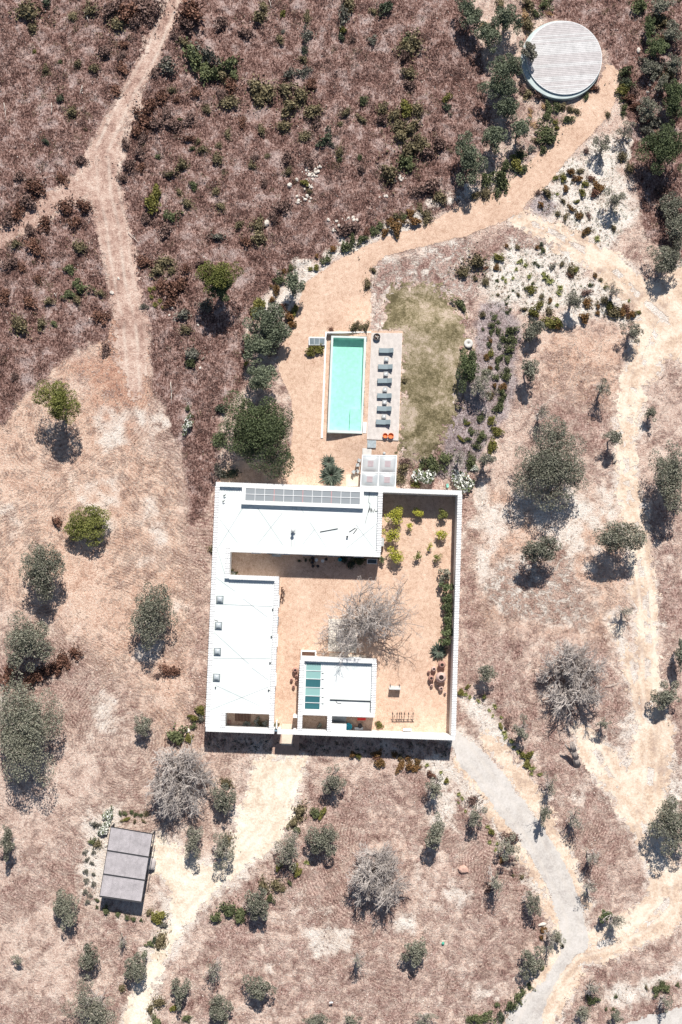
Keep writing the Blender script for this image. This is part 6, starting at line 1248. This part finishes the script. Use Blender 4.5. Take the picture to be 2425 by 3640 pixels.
# carport
CP = 2.5; SM = lambda x, y: T('M', x, y)
cq = wq([SM(772, 468), SM(1066, 518), SM(985, 1008), SM(690, 966)], CP); t = thing('carport', (*cq[3], 0), 'dark timber carport with three slatted roof bays at the lower left', 'carport')
q = lambda s, tt: lerp(lerp(cq[0], cq[1], s), lerp(cq[3], cq[2], s), tt)
M['cp_dark'] = simple('dark_timber', (0.055, 0.055, 0.06), 0.8, 0.15, 3); M['cp_slat'] = simple('silvered_slats', (0.50, 0.465, 0.475), 0.85, 0.22, 1.0)
for k_ in range(3):
    a0, a1 = [(0.012, 0.325), (0.345, 0.655), (0.675, 0.965)][k_]; mb = MB(); n = 20
    for i in range(n):
        b0 = a0 + (a1 - a0) * i / n; b1 = b0 + (a1 - a0) / n * 0.80
        for (s0, s1) in ((0.012, 0.25), (0.252, 0.5), (0.502, 0.75), (0.752, 0.985)): mb.prism([q(s0, b0), q(s1, b0), q(s1, b1), q(s0, b1)], CP - 0.03, CP + random.uniform(-0.004, 0.01))
    obj('roof_bay', mb, M['cp_slat'], t)
mb = MB(); mb.prism([q(0.014, 0.015), q(0.984, 0.015), q(0.984, 0.97), q(0.014, 0.97)], CP - 0.16, CP - 0.10); obj('ceiling', mb, M['cp_dark'], t)
mb = MB()
for (a, b) in (((0, 0), (1, 0.010)), ((0, 0.966), (1, 0.985)), ((0, 0.0101), (0.010, 0.9659)), ((0.987, 0.0101), (1, 0.9659)), ((0.0101, 0.326), (0.9869, 0.344)), ((0.0101, 0.656), (0.9869, 0.674))): mb.prism([q(a[0], a[1]), q(b[0], a[1]), q(b[0], b[1]), q(a[0], b[1])], CP - 0.2, CP + 0.03)
obj('beam', mb, M['cp_dark'], t)
for s in (0.01, 0.99):
    for tt in (0.01, 0.335, 0.665, 0.975): p = q(s, tt); mb = MB(); mb.obox((p[0], p[1], CP / 2 - 0.1), (0.14, 0.14, CP - 0.2), -0.15); obj('post', mb, M['cp_dark'], t)
mb = MB()
for i in range(14): z_ = 0.15 + i * 0.15; mb.prism([q(-0.005, 0.02), q(0.0, 0.02), q(0.0, 0.96), q(-0.005, 0.96)], z_, z_ + 0.09)
obj('side_screen', mb, M['cp_dark'], t)
mb = MB(); mb.prism([q(1.035, -0.03), q(1.05, -0.03), q(1.05, 0.64), q(1.035, 0.64)], CP - 0.14, CP - 0.02); obj('gutter', mb, M['cp_dark'], t)
# car standing under the middle bay, nose just out on the right
def car(cx, cy, rz, label, paint):
    t = thing('parked_car', (cx, cy, 0.03), label, 'car'); cs, sn = math.cos(rz), math.sin(rz)
    def X_(a, b, z): return (cx + a * cs - b * sn, cy + a * sn + b * cs, z)
    prof = [(-2.0, 0.62, 0.80), (-1.95, 0.35, 0.84), (-1.0, 0.30, 0.86), (1.0, 0.30, 0.86), (1.9, 0.35, 0.82), (2.05, 0.55, 0.72)]
    sec = [(-2.0, 0.40, 0.85, 0.70), (-1.6, 0.28, 0.95, 0.82), (-0.9, 0.25, 0.97, 0.86), (0.8, 0.25, 0.90, 0.86), (1.6, 0.28, 0.78, 0.80), (2.02, 0.42, 0.66, 0.62)]
    mb = MB(); v = []; f = []
    for a, z0, z1, hw in sec:
        for (b, z) in ((-hw, z0), (-hw * 1.03, (z0 + z1) / 2), (-hw * 0.9, z1), (-hw * 0.4, z1 + 0.05), (hw * 0.4, z1 + 0.05), (hw * 0.9, z1), (hw * 1.03, (z0 + z1) / 2), (hw, z0)): v.append(X_(a, b, z))
    for i in range(len(sec) - 1):
        for j in range(8): f.append((i * 8 + j, i * 8 + (j + 1) % 8, (i + 1) * 8 + (j + 1) % 8, (i + 1) * 8 + j))
    f += [tuple(range(8))[::-1], tuple(range(40, 48))]; mb.add(v, f); obj('body', mb, paint, t, True)
    mb = MB(); v = []; f = []
    for a, z, hw in ((-1.75, 0.93, 0.72), (-1.2, 1.38, 0.58), (0.1, 1.42, 0.58), (0.85, 0.93, 0.74)):
        for b in (-hw, hw): v.append(X_(a, b, z))
    for a, hw in ((-1.75, 0.72), (0.85, 0.74)):
        for b in (-hw, hw): v.append(X_(a, b, 0.8))
    f = [(0, 1, 3, 2), (2, 3, 5, 4), (4, 5, 7, 6), (0, 2, 4, 6, 10, 8), (1, 9, 11, 7, 5, 3)]; mb.add(v, f); obj('cabin', mb, M['darkglass'], t)
    mb = MB(); p = X_(-0.5, 0, 1.43); mb.obox(p, (1.35, 1.12, 0.05), rz); obj('roof', mb, paint, t)
    for a in (-1.3, 1.3):
        for b in (-0.78, 0.78):
            p = Vector(X_(a, b, 0.33)); d = Vector((-sn, cs, 0)) * 0.1; mb = MB(); mb.tube(p - d, p + d, 0.31, 0.31, 18); wl = obj('wheel', mb, M['iron'], t); mb = MB(); mb.tube(p + d * (1.03 if b > 0 else -1.03), p + d * (1.06 if b > 0 else -1.06), 0.19, 0.19, 14); obj('rim', mb, M['palegrey'], wl)
    for b in (-0.5, 0.5): p = X_(1.98, b, 0.62); mb = MB(); mb.obox(p, (0.08, 0.26, 0.12), rz); obj('headlight', mb, M['frame'], t)
ce = lerp(cq[1], cq[2], 0.47); ca = math.atan2(cq[1][1] - cq[0][1], cq[1][0] - cq[0][0])
car(ce[0] - 1.25 * math.cos(ca), ce[1] - 1.25 * math.sin(ca), ca, 'pale car parked under the middle bay of the carport, nose showing', simple('pale_car_paint', (0.55, 0.50, 0.48), 0.3, 0.02, spec=0.5))
# grinding stones by the dark bush, and small markers in the fields
for i, (a, b, r) in enumerate([(80, 628, 0.62), (32, 660, 0.26)]):
    x, y, z = at(*T('I', a, b), 0.3); mb = MB(); mb.lathe((x, y, z - 0.1), [(r, 0), (r, 0.42), (r * 0.92, 0.47), (r * 0.2, 0.47), (r * 0.18, 0.3)], 26); o = obj('millstone', mb, M['slabst'] if i == 0 else M['clay'], None, True); tag(o, ['large pale round millstone above the dark bush right of the lawn', 'small round clay drum beside the large millstone'][i], 'millstone')
x, y, z = at(*T('N', 1520, 1282), 0.2); mb = MB(); mb.lathe((x, y, 0), [(0.18, 0), (0.2, 0.25), (0.1, 0.3), (0.01, 0.31)], 12); o = obj('irrigation_cap', mb, simple('green_plastic', (0.1, 0.45, 0.32), 0.5), None, True); tag(o, 'small green plastic cap on the ground of the lower field', 'cap')
x, y, z = at(*T('F', 1550, 1620), 0.2); mb = MB(); mb.obox((x, y, 0.25), (0.28, 0.5, 0.4), 0.1); mb.obox((x, y + 0.2, 0.5), (0.1, 0.12, 0.12)); o = obj('gas_canister', mb, simple('mint_green', (0.25, 0.62, 0.5), 0.5)); tag(o, 'mint green canister standing outside the north wall between the white-flowering bushes', 'canister')
x, y, z = at(*T('N', 740, 1688), 0.3); mb = MB(); mb.tube((x, y, 0), (x, y, 0.6), 0.04, 0.04, 6); mb.obox((x, y, 0.62), (0.5, 0.18, 0.06), 0.05); o = obj('marker_post', mb, M['frame']); tag(o, 'small white crosspiece on a post in the lower field near the picture edge', 'post')
# ================================================================ LABELS
LM = [('the round deck', 1290, 137), ('the track fork', 225, 400), ('the upper dirt track', 345, 130), ('the tall heath tree', 503, 640), ('the rock pile', 705, 400), ('the pool', 800, 885), ('the lawn', 980, 850),
      ('the large pool-side oak', 590, 995), ('the tall field tree', 137, 918), ('the dense field bush', 205, 1208), ('the house', 560, 1400), ('the shaded passage', 720, 1300), ('the courtyard wall', 1060, 1400), ('the large oak right of the lawn', 1275, 1073),
      ('the sandy track', 1450, 1250), ('the broad bare tree', 1318, 1553), ('the tarmac drive', 1230, 1930), ('the carport', 290, 2000), ('the cream driveway', 610, 1880), ('the lower bare tree', 860, 2012), ('the track junction', 1330, 2180),
      ('the bare tree', 405, 1795), ('the white sand garden', 1190, 640), ('the upper sand bed', 1340, 420), ('the gravel bend', 900, 560), ('the planted rows', 1150, 830), ('the gravel path', 1230, 330),
      ('the flowering bushes', 1010, 1100), ('the pinkish boulder', 1065, 1998), ('the bottom left field', 140, 2180), ('the top left heath', 100, 100), ('the left heath', 120, 680), ('the upper middle heath', 640, 200), ('the upper right heath', 950, 250), ('the hillside oaks', 1540, 300), ('the grey stump', 1311, 1725)]
DIRS = ['right of', 'above and right of', 'above', 'above and left of', 'left of', 'below and left of', 'below', 'below and right of']
ORD = ['first', 'second', 'third', 'fourth', 'fifth', 'sixth', 'seventh', 'eighth', 'ninth', 'tenth', 'eleventh', 'twelfth', 'thirteenth', 'fourteenth', 'fifteenth', 'sixteenth', 'seventeenth', 'eighteenth', 'nineteenth', 'twentieth']
bpy.context.view_layer.update()
by = {}
for o, lab, auto in THINGS:
    if not auto: continue
    p = o.location; px, py = px_of(p.x, p.y, p.z + 0.3); dx, dy = px / 1.5466, py / 1.5466
    best = min(LM, key=lambda L: math.hypot(L[1] - dx, L[2] - dy)); d = math.hypot(best[1] - dx, best[2] - dy)
    if d < 26: where = 'close by ' + best[0]
    else:
        k = int(round(math.atan2(-(dy - best[2]), dx - best[1]) / (math.pi / 4))) % 8; where = ('just ' if d < 70 else '') + DIRS[k] + ' ' + best[0]
    by.setdefault(lab + ' ' + where, []).append((dy, dx, o))
for lab, L in by.items():
    if len(L) == 1: L[0][2]['label'] = lab; continue
    L.sort(key=lambda q: q[0]); n = len(L)
    for i, (dy, dx, o) in enumerate(L):
        if n == 2: w_ = ['upper', 'lower'][i]
        elif n == 3: w_ = ['uppermost', 'middle', 'lowest'][i]
        else: w_ = 'uppermost' if i == 0 else 'lowest' if i == n - 1 else ORD[min(i, 19)] + ' from top'
        o['label'] = w_ + ' ' + lab
for o, lab, auto in THINGS:
    wd = o['label'].split()
    if len(wd) > 16: print('LONG', file=open('/tmp/long.txt', 'a')) if False else print('LONG', len(wd), o.name, o['label'])
